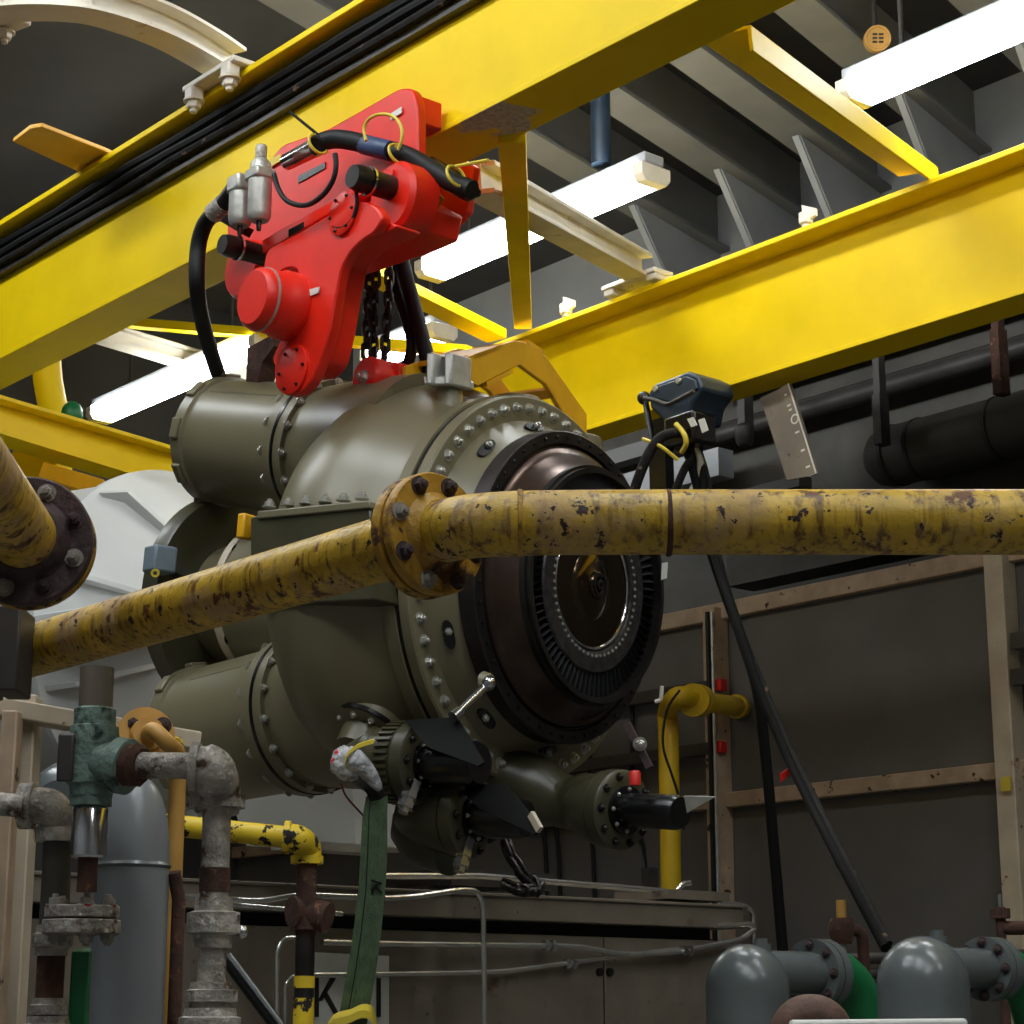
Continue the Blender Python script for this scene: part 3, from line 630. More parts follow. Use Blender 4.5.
# turbine wheel
wh = part('turbine_disc', MB().lathe(E(0), -Ea, [(.09, .25), (.022, .256), (.016, .252), (.016, .205), (.020, .195), (.03, .192), (.09, .19)], 96), M['disc'], en)
part('polished_dish', MB().lathe(E(0), -Ea, [(.03, .194), (.050, .188), (.062, .17), (.060, .14), (.048, .112), (.036, .105), (.028, .098), (.018, .06), (.012, .042), (.004, .040), (.0, .034), (.004, .022), (.012, .018), (.012, 0)], 96), M['bronze'], wh)
part('dish_highlight_rings', MB().tube([E(.028) + (es * math.cos(q) + eu * math.sin(q)) * .184 for q in [2 * PI * k / 72 for k in range(72)]], .0045, 8, True).tube([E(.040) + (es * math.cos(q) + eu * math.sin(q)) * .112 for q in [2 * PI * k / 60 for k in range(60)]], .003, 8, True), M['chrome'], wh)  # chrome rings added to imitate the light caught on the dish edges
part('hub_nut', MB().lathe(E(0), Ea, [(-.012, .018), (.004, .016), (.006, .008), (-.004, .006), (-.004, 0)], 24).annulus(E(0), Ea, .026, .036, -.004, .004, 32), M['blackmetal'], wh)
def blade_proto():
    mb = MB(); prof = [(-.024, -.006), (-.012, .002), (.0, .0055), (.014, .004), (.026, -.004), (.014, -.0005), (0, .0015), (-.012, -.002)]
    vs = []; n = len(prof)
    for k in range(5):
        h = .080 * k / 4; tw = math.radians(25 + 18 * k / 4)
        for x, y in prof: vs.append(V3((x * math.sin(tw) * 1 + y * math.cos(tw), -x * math.cos(tw) + y * math.sin(tw), h)))
    fs = [tuple(range(n))[::-1], tuple(range(4 * n, 5 * n))]
    for k in range(4):
        for i in range(n): j = (i + 1) % n; fs.append((k * n + i, k * n + j, k * n + n + j, k * n + n + i))
    return mesh_of(mb.add(vs, fs), 'blade', M['blade'])
BL = blade_proto()
for i in range(80):
    q = 2 * PI * i / 80; e = es * math.cos(q) + eu * math.sin(q); tg = e.cross(Ea).normalized()
    R = Matrix((tg, -Ea, e)).transposed().to_4x4(); Mx = Matrix.Translation(E(.045) + e * .252) @ R
    o = bpy.data.objects.new('turbine_blade', BL); COL.objects.link(o); o.parent = wh; o.matrix_basis = WM[wh].inverted() @ Mx; WM[o] = Mx
rt = MB().cyl(O, V3((0, 0, .004)), .005, .004, 6); RT_ = mesh_of(rt, 'root_pin', M['steel'])
for i in range(60):
    q = 2 * PI * i / 60; put(RT_, 'root_pin', wh, E(.016) + (es * math.cos(q) + eu * math.sin(q)) * .206, Ea, 1, 0)
# inlet ducts at the back
def duct(a, b, r, inner, nm, label, lip):
    d = (b - a).normalized(); L = (b - a).length
    du = part(nm, MB().lathe(a, d, [(-.42, r * 1.28), (-.3, r * 1.22), (-.16, r * 1.13), (-.06, r * 1.04), (-.03, r * 1.02), (-.03, r * 1.10), (.055, r * 1.10), (.058, r * 1.01), (L - .05, r * .985), (L - .045, r * 1.03), (L - .0, r * 1.03), (L, r * .9), (L - .04, r * .86), (L - .04, 0)], 64), M['olive'], en, label)
    part('seam_band', MB().lathe(a, d, [(.004, r), (.004, r * 1.112), (.016, r * 1.112), (.016, r)], 64), M['blackgloss'], du)
    x, y = perp(d)
    for i in range(16):
        q = 2 * PI * (i + .5) / 16; e = x * math.cos(q) + y * math.sin(q)
        put(B_STEEL, 'bolt', du, a + d * .056 + e * r * 1.06, d, .0125, i)
        put(B_STEEL, 'bolt', du, a - d * .03 + e * r * 1.06, -d, .0105, i)
    for i in range(9):
        q = 2 * PI * i / 9; e = x * math.cos(q) + y * math.sin(q); part('end_lug', MB().box(a + d * (L - .02) + e * r * 1.04, (d, e, d.cross(e)), (.035, .016, .07)), M['olive'], du, bevel=.005)
    part('weld_line', MB().bar(a + d * .1 + (es * .75 + eu * .66).normalized() * r * 1.0, b - d * .1 + (es * .75 + eu * .66).normalized() * r * .985, .006, .008), M['olive'], du)
    return du
duct(E(.975, .15, .45), E(1.49, .12, .54), .212, E(.7, .1, .3), 'inlet_duct', 'upper olive inlet duct with bolted band', 1)
duct(E(.95, .16, -.385), E(1.44, .14, -.455), .225, E(.7, .1, -.3), 'inlet_duct', 'lower olive inlet duct with bolted band', 1)
# split line box and bolts between the ducts
def onS(px, py, sd_):
    r = ray(px, py); return C0 + r * ((E(0, sd_) - C0).dot(es) / r.dot(es))
SB = .66
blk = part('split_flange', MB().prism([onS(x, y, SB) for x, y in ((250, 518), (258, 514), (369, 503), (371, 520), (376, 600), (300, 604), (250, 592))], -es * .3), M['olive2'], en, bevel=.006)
part('flange_lip', MB().prism([onS(x, y, SB + .008) for x, y in ((257, 511), (369, 500), (370, 508), (257, 519))], -es * .3), M['olive'], blk, bevel=.004)
for i in range(6): put(B_STEEL, 'bolt', blk, onS(269 + 18.6 * i, 507.5 - 1.6 * i, SB - .03), eu, .0145, i)
part('yellow_tab', MB().box(onS(246, 527, SB - .03), (Ea, es, eu), (.03, .05, .075)), M['orange'], blk, 'small yellow tab', .006)
# rear flange, neck and rings
rf = part('rear_flange', MB().lathe(E(1.50), -Ea, [(-.02, 0), (-.02, .36), (0, .372), (.035, .372), (.045, .36), (.045, 0)], 72), M['olive2'], en)
part('rear_neck', MB().lathe(E(1.1), -Ea, [(0, .26), (.1, .22), (.42, .2)], 48), M['olive'], en)
nr = part('neck_ring', MB().annulus(E(1.33), Ea, .19, .262, 0, .03, 64), M['beige'], en, 'pale beige bolted ring')
ring_bolts(B_BLACK, nr, E(1.30), Ea, .243, 20, .014)
part('neck_ring', MB().annulus(E(1.22), Ea, .19, .235, 0, .03, 64), M['alu'], en, 'bare metal ring')
for q, sc in ((205, .026), (232, .02), (150, .014), (120, .014)):
    q = math.radians(q); put(B_STEEL, 'bolt', rf, E(1.48) + (es * math.cos(q) + eu * math.sin(q)) * .31, Ea, sc)
# lifting boss on top
lg = part('lifting_boss', MB().lathe(P(449, 412, 6.13), (P(449, 380, 6.13) - P(449, 412, 6.13)), [(-.04, .062), (.0, .055), (.02, .042), (.1, .038)], 28), M['olive'], en)
for k in (-1, 1): part('clevis', MB().box(P(449 + 9 * k, 371, 6.1), (RT, N, Z), (.022, .08, .1)), M['alu'], lg, bevel=.006)
part('clevis_base', MB().box(P(449, 383, 6.1), (RT, N, Z), (.085, .09, .03)), M['alu'], lg, bevel=.006)
part('clevis_pin', MB().box(P(449, 371, 6.11), (RT, N, Z), (.04, .05, .08)), M['blackmetal'], lg, bevel=.006)
part('top_pad', MB().lathe(E(.42, -.1, .56), eu, [(-.05, .085), (.06, .08), (.07, .07), (.07, 0)], 12), M['olive'], en)
part('top_pad', MB().lathe(E(.3, -.28, .50), eu, [(-.05, .07), (.03, .066), (.035, .06), (.035, 0)], 16), M['olive'], en)
# stub flange low on the near side
so = E(.505, .41, -.48); sd = (es * .42 - eu * .6).normalized()
sf = part('stub_flange', MB().lathe(so - sd * .06, sd, [(-.05, .115), (.05, .112), (.058, .1), (.058, .07), (.12, .062)], 40), M['olive'], en)
part('stub_seam', MB().annulus(so - sd * .02, sd, .108, .12, 0, .012, 40), M['blackgloss'], sf)
ring_bolts(B_STEEL, sf, so - sd * .003, sd, .09, 10, .0085)
# fuel valve units underneath
def valve_unit(c, a, r, Lb, mr, Lm, label, knurl):
    a = a.normalized()
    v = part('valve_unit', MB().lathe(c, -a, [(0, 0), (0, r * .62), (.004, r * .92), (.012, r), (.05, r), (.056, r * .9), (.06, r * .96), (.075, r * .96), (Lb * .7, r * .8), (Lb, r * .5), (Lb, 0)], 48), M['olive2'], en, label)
    if knurl:
        for i in range(36):
            q = 2 * PI * i / 36; x, y = perp(a); e = x * math.cos(q) + y * math.sin(q); part('knurl_rib', MB().box(c - a * .085 + e * r * .95, (a, e, a.cross(e)), (.05, .014, .009)), M['olive2'], v)
    part('motor_plate', MB().lathe(c, a, [(0, 0), (0, r * .6), (.012, r * .6), (.014, 0)], 40), M['blackgloss'], v)
    m = part('motor', MB().lathe(c + a * .01, a, [(0, mr * 1.0), (Lm - .015, mr), (Lm, mr * .88), (Lm, 0)], 36), M['blackgloss'], v)
    ring_bolts(B_OLIVE, v, c - a * .002, a, r * .84, 10, .0085)
    x, y = perp(a)
    for i in range(8):
        q = 2 * PI * i / 8; put(B_STEEL, 'screw', v, c + a * .012 + (x * math.cos(q) + y * math.sin(q)) * r * .52, a, .0045)
    return v
ax1 = (Ea - es * .05).normalized()
v1 = valve_unit(P(428, 763, 5.62), ax1, .115, .26, .062, .165, 'upper valve unit with ribbed collar', True)
v2 = valve_unit(P(476, 817, 5.62), ax1, .112, .24, .056, .155, 'lower valve unit', False)
v3 = valve_unit(P(625, 810, 5.72), (Ea + es * .18 - eu * .03), .112, .2, .048, .2, 'right hand valve unit', False)
def sheet(pts, par, m, lb=None, th=.008): 
    q = [P(*p) for p in pts]; nn = (q[1] - q[0]).cross(q[2] - q[0]).normalized(); part('shield_plate', MB().prism(q, nn * th), M[m], par, lb)
sheet([(405, 720, 5.62), (457, 717, 5.5), (484, 762, 5.33), (478, 766, 5.33), (428, 747, 5.42)], v1, 'matte')
sheet([(457, 786, 5.62), (506, 783, 5.5), (541, 829, 5.34), (534, 834, 5.34), (478, 808, 5.44)], v2, 'matte')
sheet([(684, 796, 5.45), (715, 797, 5.4), (687, 813, 5.45)], v3, 'alu', 'bare metal triangular plate', .006)
part('yellow_rim', MB().bar(P(531, 814, 5.37), P(540, 830, 5.33), .012, .02), M['beige'], v2)
part('red_cap', MB().lathe(P(635, 778, 5.6), Z, [(-.02, .016), (.014, .016), (.02, .012), (.02, 0)], 14), M['redcap'], v3, 'red plastic cap')
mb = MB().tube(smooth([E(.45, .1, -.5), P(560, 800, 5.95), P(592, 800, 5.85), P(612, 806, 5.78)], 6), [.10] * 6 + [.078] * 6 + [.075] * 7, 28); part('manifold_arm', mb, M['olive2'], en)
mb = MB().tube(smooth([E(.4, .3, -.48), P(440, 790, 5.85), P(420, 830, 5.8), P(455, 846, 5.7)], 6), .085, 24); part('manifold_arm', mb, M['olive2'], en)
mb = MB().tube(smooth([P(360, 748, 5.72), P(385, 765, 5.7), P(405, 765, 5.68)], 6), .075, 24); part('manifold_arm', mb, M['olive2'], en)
for (x0, y0, x1, y1, d, par) in ((411, 792, 403, 813, 5.56, v1), (465, 850, 459, 872, 5.58, v2)):
    a, b = P(x0, y0, d), P(x1, y1, d - .03); dd = (b - a); L = dd.length
    part('hose_union', MB().lathe(a - dd * .5, dd, [(0, .022), (L * .6, .022), (L * .6, .024), (L * .8, .024), (L * .8, .018), (L, .018), (L, .025), (L * 1.25, .025), (L * 1.25, .016), (L * 1.5, .016), (L * 1.5, 0)], 6), M['chrome'], par, 'bright pipe union')
rd = part('tie_rod', MB().cyl(P(456, 714, 5.48), P(489, 683, 5.62), .011, .014, 12), M['chrome'], en, 'bright tie rod')
part('rod_boss', MB().lathe(P(490, 682, 5.63), Ea, [(-.02, .03), (.0, .024), (.004, .02), (.004, 0)], 24), M['olive'], rd); part('rod_end', MB().sphere(P(489, 683, 5.6), .02, n=8), M['chrome'], rd); part('rod_tip', MB().cyl(P(453, 717, 5.47), P(460, 711, 5.49), .016, None, 12), M['chrome'], rd)
rd = part('tie_rod', MB().bar(P(627, 724, 5.9), P(650, 768, 5.85), .026, .02), M['rustdark'], en, 'dark brown tie rod'); put(B_STEEL, 'bolt', rd, P(640, 744, 5.85), -FW, .014)
part('wire_hook', MB().tube(fillet([P(662, 686, 5.92), P(661, 700, 5.92), P(655, 702, 5.92)], .02), .006, 8), M['white'], en, 'small white hook')
part('paper_tag', MB().prism([P(662, 563, 5.85), P(668, 562, 5.86), P(667, 578, 5.86), P(661, 580, 5.85)], V3((0, .003, 0))), M['sign'], en, 'white paper tag')
# grey sensor box on the rear flange
sb = part('sensor_box', MB().box(P(160, 560, 6.5), ((Ea + es * .3).normalized(), (es - Ea * .3).normalized(), eu), (.085, .08, .085)), M['bluegrey'], en, 'blue grey sensor box', .008)
part('port', MB().annulus(P(156, 573, 6.45), -FW, .007, .013, 0, .02, 18), M['tie'], sb); part('bracket', MB().bar(P(168, 566, 6.5), P(190, 580, 6.75), .04, .03), M['blackmetal'], sb)
# yellow lifting bracket on top
lb_ = thing('lifting_bracket', P(500, 395, 6.2), 'yellow bent plate lifting bracket bolted on top of the olive turbine', 'lifting bracket')
outl = [(463, 358), (515, 340), (525, 342), (546, 356), (587, 414), (587, 437), (578, 435), (563, 412), (546, 384), (520, 365), (478, 386), (463, 378)]
def onE(px, py, t):
    r = ray(px, py); return C0 + r * ((E(t) - C0).dot(Ea) / r.dot(Ea))
TB = .36
base = [onE(x, y, TB) for x, y in outl]
part('front_plate', MB().prism(base, -Ea * .018), M['orange'], lb_, bevel=.003)
part('rear_plate', MB().prism([p - Ea * .22 for p in base], -Ea * .018), M['orange'], lb_, bevel=.003)
for i, j, k0, k1 in ((1, 0, .25, .8), (2, 3, .1, .9), (8, 7, .2, .5), (9, 10, .2, .8)):
    p, q = base[i].lerp(base[j], k0), base[i].lerp(base[j], k1); nn = (p - q).cross(Ea).normalized() * .014
    part('cross_plate', MB().prism([p, q, q + nn, p + nn], -Ea * .22), M['orange'], lb_)

# ------------------------------------------------------------------ foreground yellow pipe run
t = thing('flanged_pipe', P(430, 590, 3.2), 'chipped yellow pipe running across the front of the turbine with a rusty flange joint', 'pipe')
fc = P(428, 536, 3.17); le = P(20, 654, 4.05); re = P(1090, 522, 3.02)
ld = (le - fc).normalized()
rp = 'pipe'
path = [fc - ld * .012, fc - ld * .05] 
elb = smooth([fc - ld * .01, fc - ld * .035, P(462, 527.5, 3.1), P(500, 524, 3.06), P(560, 522.5, 3.05)], 8) + [P(660, 522, 3.04), P(800, 522, 3.03), P(940, 522, 3.025), re, re + (re - P(940, 522, 3.025)).normalized() * 2.5]
rpipe = part('pipe_section', MB().tube(elb, .0485, 40), M['pipe'], t)
lpipe = part('pipe_section', MB().tube([fc + ld * .03, fc.lerp(le, .3), fc.lerp(le, .6), le], .0515, 40), M['pipe'], t)
for x in (520, 668):
    a = P(x, 522.8, 3.055 if x < 600 else 3.04); part('weld_bead', MB().lathe(a - RT * .004, RT, [(0, .0485), (.002, .0505), (.007, .0505), (.009, .0485)], 40), M['rust' if x > 600 else 'pipe_flange'], rpipe)
for k, nm in ((0, 1), (1, -1)):
    o = fc - ld * .004 if k == 0 else fc + ld * .004
    a = -ld if k == 0 else ld
    f = part('flange', MB().lathe(o, a, [(0, .05), (0, .094), (.003, .0965), (.017, .0965), (.020, .094), (.020, .064), (.03, .054), (.036, .05)], 56), M['pipe_flange'], t)
    if k == 0: fl0 = f
part('gasket', MB().lathe(fc - ld * .005, ld, [(0, .05), (0, .088), (.010, .088), (.010, .05)], 48), M['rustdark'], t)
x, y = perp(ld)
for i in range(8):
    q = 2 * PI * (i + .35) / 8; e = x * math.cos(q) + y * math.sin(q)
    put(B_RUST if i % 3 else B_GALV, 'flange_bolt', t, fc - ld * .024 + e * .079, -ld, .0105, i * .5); put(B_RUST, 'flange_bolt', t, fc + ld * .024 + e * .079, ld, .0105, i * .3)
# flange clamp holding its left end
t = thing('pipe_support', P(10, 700, 4.1), 'dark grey steel block at the left end of the chipped yellow pipe', 'pipe support')
c = le + ld * .02
part('block', MB().box(P(14, 653, 3.86), (RT, V3((0, 1, 0)), Z), (.046, .12, .16)), M['darksteel'], t, bevel=.004)
part('block', MB().box(P(-8, 658, 3.9), (RT, V3((0, 1, 0)), Z), (.03, .1, .15)), M['navy'], t, bevel=.004)
# second flanged pipe coming toward the viewer at the left
t = thing('flanged_pipe', P(30, 610, 3.3), 'yellow pipe coming out of the left edge with a dark rusted bolted flange', 'pipe')
fc2 = P(28, 543, 3.3); pd = (P(-45, 440, 2.75) - fc2).normalized(); fn = (pd * .8 - FW * .5).normalized()
fn = pd
part('flange', MB().lathe(fc2, fn, [(0, .05), (0, .103), (.003, .106), (.017, .106), (.020, .103), (.020, .072), (.03, .064), (.05, .056), (.05, .05)], 64), M['rustdark'], t)
part('flange', MB().lathe(fc2 - fn * .006, -fn, [(0, .05), (0, .103), (.003, .106), (.02, .106), (.02, .05)], 64), M['pipe_flange'], t)
part('pipe_section', MB().tube([fc2 + fn * .02, fc2 + fn * .3, fc2 + fn * .9], .053, 40), M['pipe'], t)
part('pipe_section', MB().tube([fc2 - fn * .02, fc2 - fn * .12, fc2 - fn * .18 - RT * .1, fc2 - fn * .2 - RT * 1.2], .053, 40), M['pipe'], t)
x, y = perp(fn)
for i in range(8):
    q = 2 * PI * (i + .55) / 8; put(B_GALV if i % 2 else B_RUST, 'flange_bolt', t, fc2 + fn * .02 + (x * math.cos(q) + y * math.sin(q)) * .083, fn, .0105, i)

# ------------------------------------------------------------------ white turbine housing behind at the left
Ho = P(228, 640, 8.2); Ha = (Ea + eu * .07).normalized()
hs_ = thing('exhaust_housing', Ho - Z * .75, 'big white bell shaped housing behind the olive turbine at the left', 'housing')
part('shell', MB().lathe(Ho, -Ha, [(-.05, .30), (-.05, .40), (.02, .46), (.10, .56), (.18, .66), (.28, .70), (.31, .735), (.34, .735), (.36, .70), (.9, .72), (1.4, .66), (1.4, .0)], 96), M['housing'], hs_)
hx = Ha.cross(Z).normalized(); hy = hx.cross(Ha)
for q in (165, 128, 200, 235, 30, 330, 270, 90):
    q = math.radians(q); e = hx * math.cos(q) * -1 + hy * math.sin(q)
    part('gusset', MB().prism([Ho - Ha * -.04 + e * .36, Ho - Ha * -.03 + e * .44, Ho - Ha * .14 + e * .70, Ho - Ha * .29 + e * .72, Ho - Ha * .2 + e * .5], Ha.cross(e) * .02), M['housing'], hs_)
sp = part('split_rib', MB().box(Ho - Ha * .1 + hx * .58 - hy * .03, (hx, Ha, hy), (.5, .4, .05)), M['housing'], hs_, bevel=.006)
for k in (-1, 0, 1): put(B_BLACK, 'bolt', sp, Ho - Ha * (.1 + .12 * k) + hx * .7 - hy * .005, eu, .014)
# lower white plinth/duct seen under the turbine
q = [P(x, y, 7.4) for x, y in ((228, 792), (352, 782), (356, 846), (246, 846))]
solo('white_duct', MB().prism(q, N * .5), M['housing'], 'white sloping duct side seen under the lower olive duct behind the green strap', 'duct', None, .004)
solo('white_ledge', MB().box(P(330, 848, 7.3), (N, U, Z), (.42, .12, .03)), M['alu'], 'pale ledge below the white sloping duct beside the green strap', 'ledge')

# ------------------------------------------------------------------ beige frame at the lower left
t = thing('beige_framework', Vert(14, 900, 4.5).at(0), 'stained beige steel frame post and crossbar at the lower left edge', 'frame')
v = Vert(16, 900, 4.5); z1 = v.z(697)
part('post', MB().box(v.at(z1 / 2), (RT, V3((0, 1, 0)), Z), (v.r(26), .08, z1)), M['beige'], t, bevel=.004)
a, b = P(-14, 706, 4.5), P(196, 742, 4.75); part('crossbar', MB().bar(a, b, .06, .042), M['beige'], t, bevel=.004)
v2_ = Vert(2, 900, 4.4); part('post', MB().box(v2_.at(v2_.z(712) / 2), (RT, V3((0, 1, 0)), Z), (v2_.r(16), .06, v2_.z(712))), M['rail'], t, bevel=.004)
# rounded grey vessel behind frame
v = Vert(62, 900, 5.0); r = v.r(46)
solo('grey_drum', MB().lathe(P(62, 812, 5.0) + FW * .1, -FW, [(-.5, r), (0, r), (.06, r * .92), (.09, r * .7), (.1, 0)], 40), M['tank2'], 'dull grey round vessel end behind the teal valve', 'vessel', base=None)
# ------------------------------------------------------------------ grey gas cylinder
v = Vert(130, 900, 4.1); r = v.r(38); zt, zs = v.z(776), v.z(866)
t = thing('pressure_vessel', v.at(0), 'tall grey pressure vessel with domed top behind the teal valve', 'vessel')
prof = [(0, 0), (0, r), (zs, r)] + [(zs + (zt - zs) * math.sin(a_) , r * math.cos(a_) ** .75) for a_ in [PI / 2 * k / 14 for k in range(1, 14)]] + [(zt, 0)]
part('shell', MB().lathe(v.at(0), Z, prof, 56), M['tank'], t)
part('weld_seam', MB().lathe(v.at(zs), Z, [(-.006, r), (0, r + .004), (.006, r)], 56), M['tank2'], t)
# ------------------------------------------------------------------ teal relief valve assembly
D = 3.7
v = Vert(91, 800, D); R_ = v.r
t = thing('relief_valve', v.p(890), 'weathered teal relief valve with bare stub on top at the lower left', 'valve')
part('body', MB().lathe(v.p(796), Z, [(0, 0), (0, R_(21)), (v.z(786) - v.z(796), R_(22)), (v.z(784) - v.z(796), R_(25)), (v.z(748) - v.z(796), R_(25)), (v.z(742) - v.z(796), R_(26)), (v.z(727) - v.z(796), R_(24)), (v.z(726) - v.z(796), R_(21)), (v.z(710) - v.z(796), R_(21)), (v.z(708) - v.z(796), R_(19)), (v.z(708) - v.z(796), 0)], 32), M['teal'], t)
part('hex_nut', MB().lathe(v.p(806), Z, [(0, 0), (0, R_(22)), (v.z(792) - v.z(806), R_(22)), (v.z(792) - v.z(806), 0)], 6), M['teal'], t)
part('outlet', MB().lathe(P(100, 762, D), (RT * .9 - FW * .35 - Z * .1), [(0, R_(20)), (.03, R_(22)), (.036, R_(28)), (.06, R_(28)), (.066, R_(20)), (.066, 0)], 36), M['teal'], t)
part('side_boss', MB().box(P(68, 756, D), (RT, FW, Z), (R_(16), .05, R_(48))), M['darksteel'], t, bevel=.004)
part('stub_pipe', MB().lathe(v.p(712), Z, [(0, R_(17)), (v.z(668) - v.z(712), R_(17)), (v.z(668) - v.z(712), R_(14)), (v.z(672) - v.z(712), 0)], 32), M['skid'], t, 'bare grey brown stub pipe')
part('blue_seal', MB().cyl(v.p(812), v.p(804), R_(14), None, 24), M['bluetape'], t)
part('chrome_sleeve', MB().lathe(v.p(858), Z, [(0, 0), (0, R_(16)), (.004, R_(18)), (v.z(810) - v.z(858), R_(18)), (v.z(807) - v.z(858), R_(16)), (v.z(807) - v.z(858), 0)], 36), M['chrome'], t, 'bright steel sleeve')
part('spindle', MB().cyl(v.p(892), v.p(856), R_(10), None, 20), M['rust'], t)
# galvanised outlet pipework
t = thing('galvanised_pipe', Vert(214, 900, D - .1).at(0), 'weathered galvanised outlet pipe bending down beside the grey pressure vessel', 'pipe')
a = P(128, 765, D - .03); b = P(196, 766, D - .1); c = P(216, 772, D - .1)
part('rusty_collar', MB().lathe(a, b - a, [(0, .03), (0, R_(22)), (.016, R_(20)), (.022, R_(22)), (.034, R_(17)), (.034, .02)], 10), M['rust'], t, 'rust brown hex collar')
part('pipe', MB().cyl(a + (b - a) * .2, b + (b - a) * .1, R_(13), None, 24), M['galv'], t)
vv = Vert(214, 900, D - .1)
el = smooth([b, P(208, 768, D - .1), P(214.5, 776, D - .1), vv.p(790), vv.p(812)], 5)
e_ = part('elbow', MB().tube(el, [R_(20)] * 4 + [R_(23)] * 6 + [R_(22)] * (len(el) - 10), 28), M['galv'], t)
part('elbow_band', MB().cyl(P(191, 766, D - .1), P(199, 766.5, D - .1), R_(24), None, 28), M['galv'], e_); part('elbow_band', MB().cyl(vv.p(808), vv.p(795), R_(27.5), None, 28), M['galv'], e_)
part('pipe', MB().cyl(vv.at(0), vv.p(800), R_(14), None, 24), M['galv'], t)
part('rust_patch', MB().cyl(vv.p(892), vv.p(868), R_(15), None, 24), M['rust'], t, 'rusted pipe thread')
def union(vt, y0, y1, r0, r1, m, par):
    z0_, z1_ = vt.z(y1), vt.z(y0); h = z1_ - z0_
    part('pipe_union', MB().lathe(vt.at(z0_), Z, [(0, 0), (0, r0), (h * .25, r0), (h * .3, r1), (h * .7, r1), (h * .74, r0), (h, r0 * .95), (h, 0)], 12), M[m], par)
union(vv, 898, 948, R_(19), R_(26), 'galv', t); union(vv, 982, 1010, R_(21), R_(26), 'galv', t); union(vv, 1008, 1040, R_(26), R_(30), 'galv', t)
part('bleed_knob', MB().sphere(P(242, 932, D - .1), .012, n=8), M['chrome'], t)
# flange set and pipes under the valve
t = thing('flange_joint', Vert(80, 915, D).p(960), 'rusty pipe flange pair with red washers below the teal valve', 'flange')
vf = Vert(82, 915, D)
for y0, y1, r in ((906, 918, 37), (920, 934, 39)):
    part('flange', MB().lathe(vf.p(y1), Z, [(0, 0), (0, R_(r)), (vf.z(y0) - vf.z(y1), R_(r)), (vf.z(y0) - vf.z(y1), 0)], 40), M['galv'], t, bevel=.002)
for q in (-70, -20, 35, 90, 145, 215):
    qr = math.radians(q); e = V3((math.cos(qr), math.sin(qr), 0)) * R_(29)
    put(B_GALV, 'flange_bolt', t, vf.p(906) + e, Z, .0115, q); put(B_GALV, 'flange_bolt', t, vf.p(934) + e, -Z, .0115, q)
    part('washer', MB().cyl(vf.p(908) + e, vf.p(905.5) + e, .015, None, 16), M['redcap'], t, 'red washer')
vp = Vert(50, 980, D + .03)
t = thing('stand_pipe', vp.at(0), 'rusty grey stand pipe rising left of the green strip', 'pipe')
part('pipe', MB().cyl(vp.at(0), vp.p(945), R_(14), None, 24), M['rust'], t); union(vp, 925, 956, R_(17), R_(21), 'galv', t); union(vp, 998, 1022, R_(17), R_(20), 'galv', t); union(vp, 1016, 1045, R_(22), R_(26), 'galv', t)
vq = Vert(57, 860, D + .15)
t = thing('tee_pipe', vq.p(900), 'grey threaded elbow and pipe behind the teal valve at the left edge', 'pipe')
part('pipe', MB().cyl(P(-40, 801, D + .12), P(24, 806, D + .12), R_(12), None, 24), M['galv'], t)
part('elbow', MB().tube(smooth([P(22, 806, D + .15), P(45, 806, D + .15), P(55, 812, D + .15), vq.p(826), vq.p(838)], 4), R_(19), 24), M['galv'], t)
part('elbow_band', MB().cyl(P(20, 806, D + .15), P(34, 806, D + .15), R_(24), None, 24), M['galv'], t); part('elbow_band', MB().cyl(vq.p(842), vq.p(828), R_(24), None, 24), M['galv'], t)
part('pipe', MB().cyl(vq.p(926), vq.p(838), R_(15), None, 24), M['darkduct'], t)
vg = Vert(80, 990, D + .05)
solo('green_post', MB().box(vg.at(vg.z(950) / 2), (RT, FW, Z), (R_(18), .03, vg.z(950))), M['green'], 'flat green post below the rusty flange pair', 'post', None, .003)
# ochre flanged pipe behind
t = thing('ochre_pipe', Vert(172, 900, 4.3).at(0), 'ochre pipe with round bolted flange behind the galvanised elbow', 'pipe')
fo = P(146, 736, 4.3); fd = (-FW * .8 + RT * .3 + Z * .25).normalized()
part('flange', MB().lathe(fo, fd, [(-.03, .02), (-.03, .062), (0, .062), (0, .036), (.03, .034)], 40), M['ochre'], t)
for k, e in enumerate((V3((-.03, 0, .025)), V3((.035, 0, .022)))): put(B_RUST, 'flange_bolt', t, fo + e + fd * .0, fd, .0125)
vo = Vert(173, 900, 4.25); part('bend', MB().tube(fillet([fo, fo + fd * .075, P(168, 744, 4.22), vo.p(752), vo.p(800), vo.at(0)], .04), vo.r(8.5), 20), M['ochre'], t)
part('yellow_nut', MB().lathe(P(176, 744, 4.35), -FW, [(0, 0), (0, .018), (.02, .018), (.02, 0)], 6), M['yb'], t)
vr = Vert(177, 950, 4.1); solo('rusty_rod', MB().tube([vr.at(0), vr.p(960), vr.p(900), P(174, 872, 4.12)], vr.r(7), 14), M['rust'], 'rusty rod between the grey pressure vessel and galvanised pipe', 'rod')
solo('black_strut', MB().cyl(P(226, 958, 3.9), P(300, 1056, 3.8), .014, None, 14), M['blackgloss'], 'slanting black tube at the foot of the galvanised pipe', 'tube')
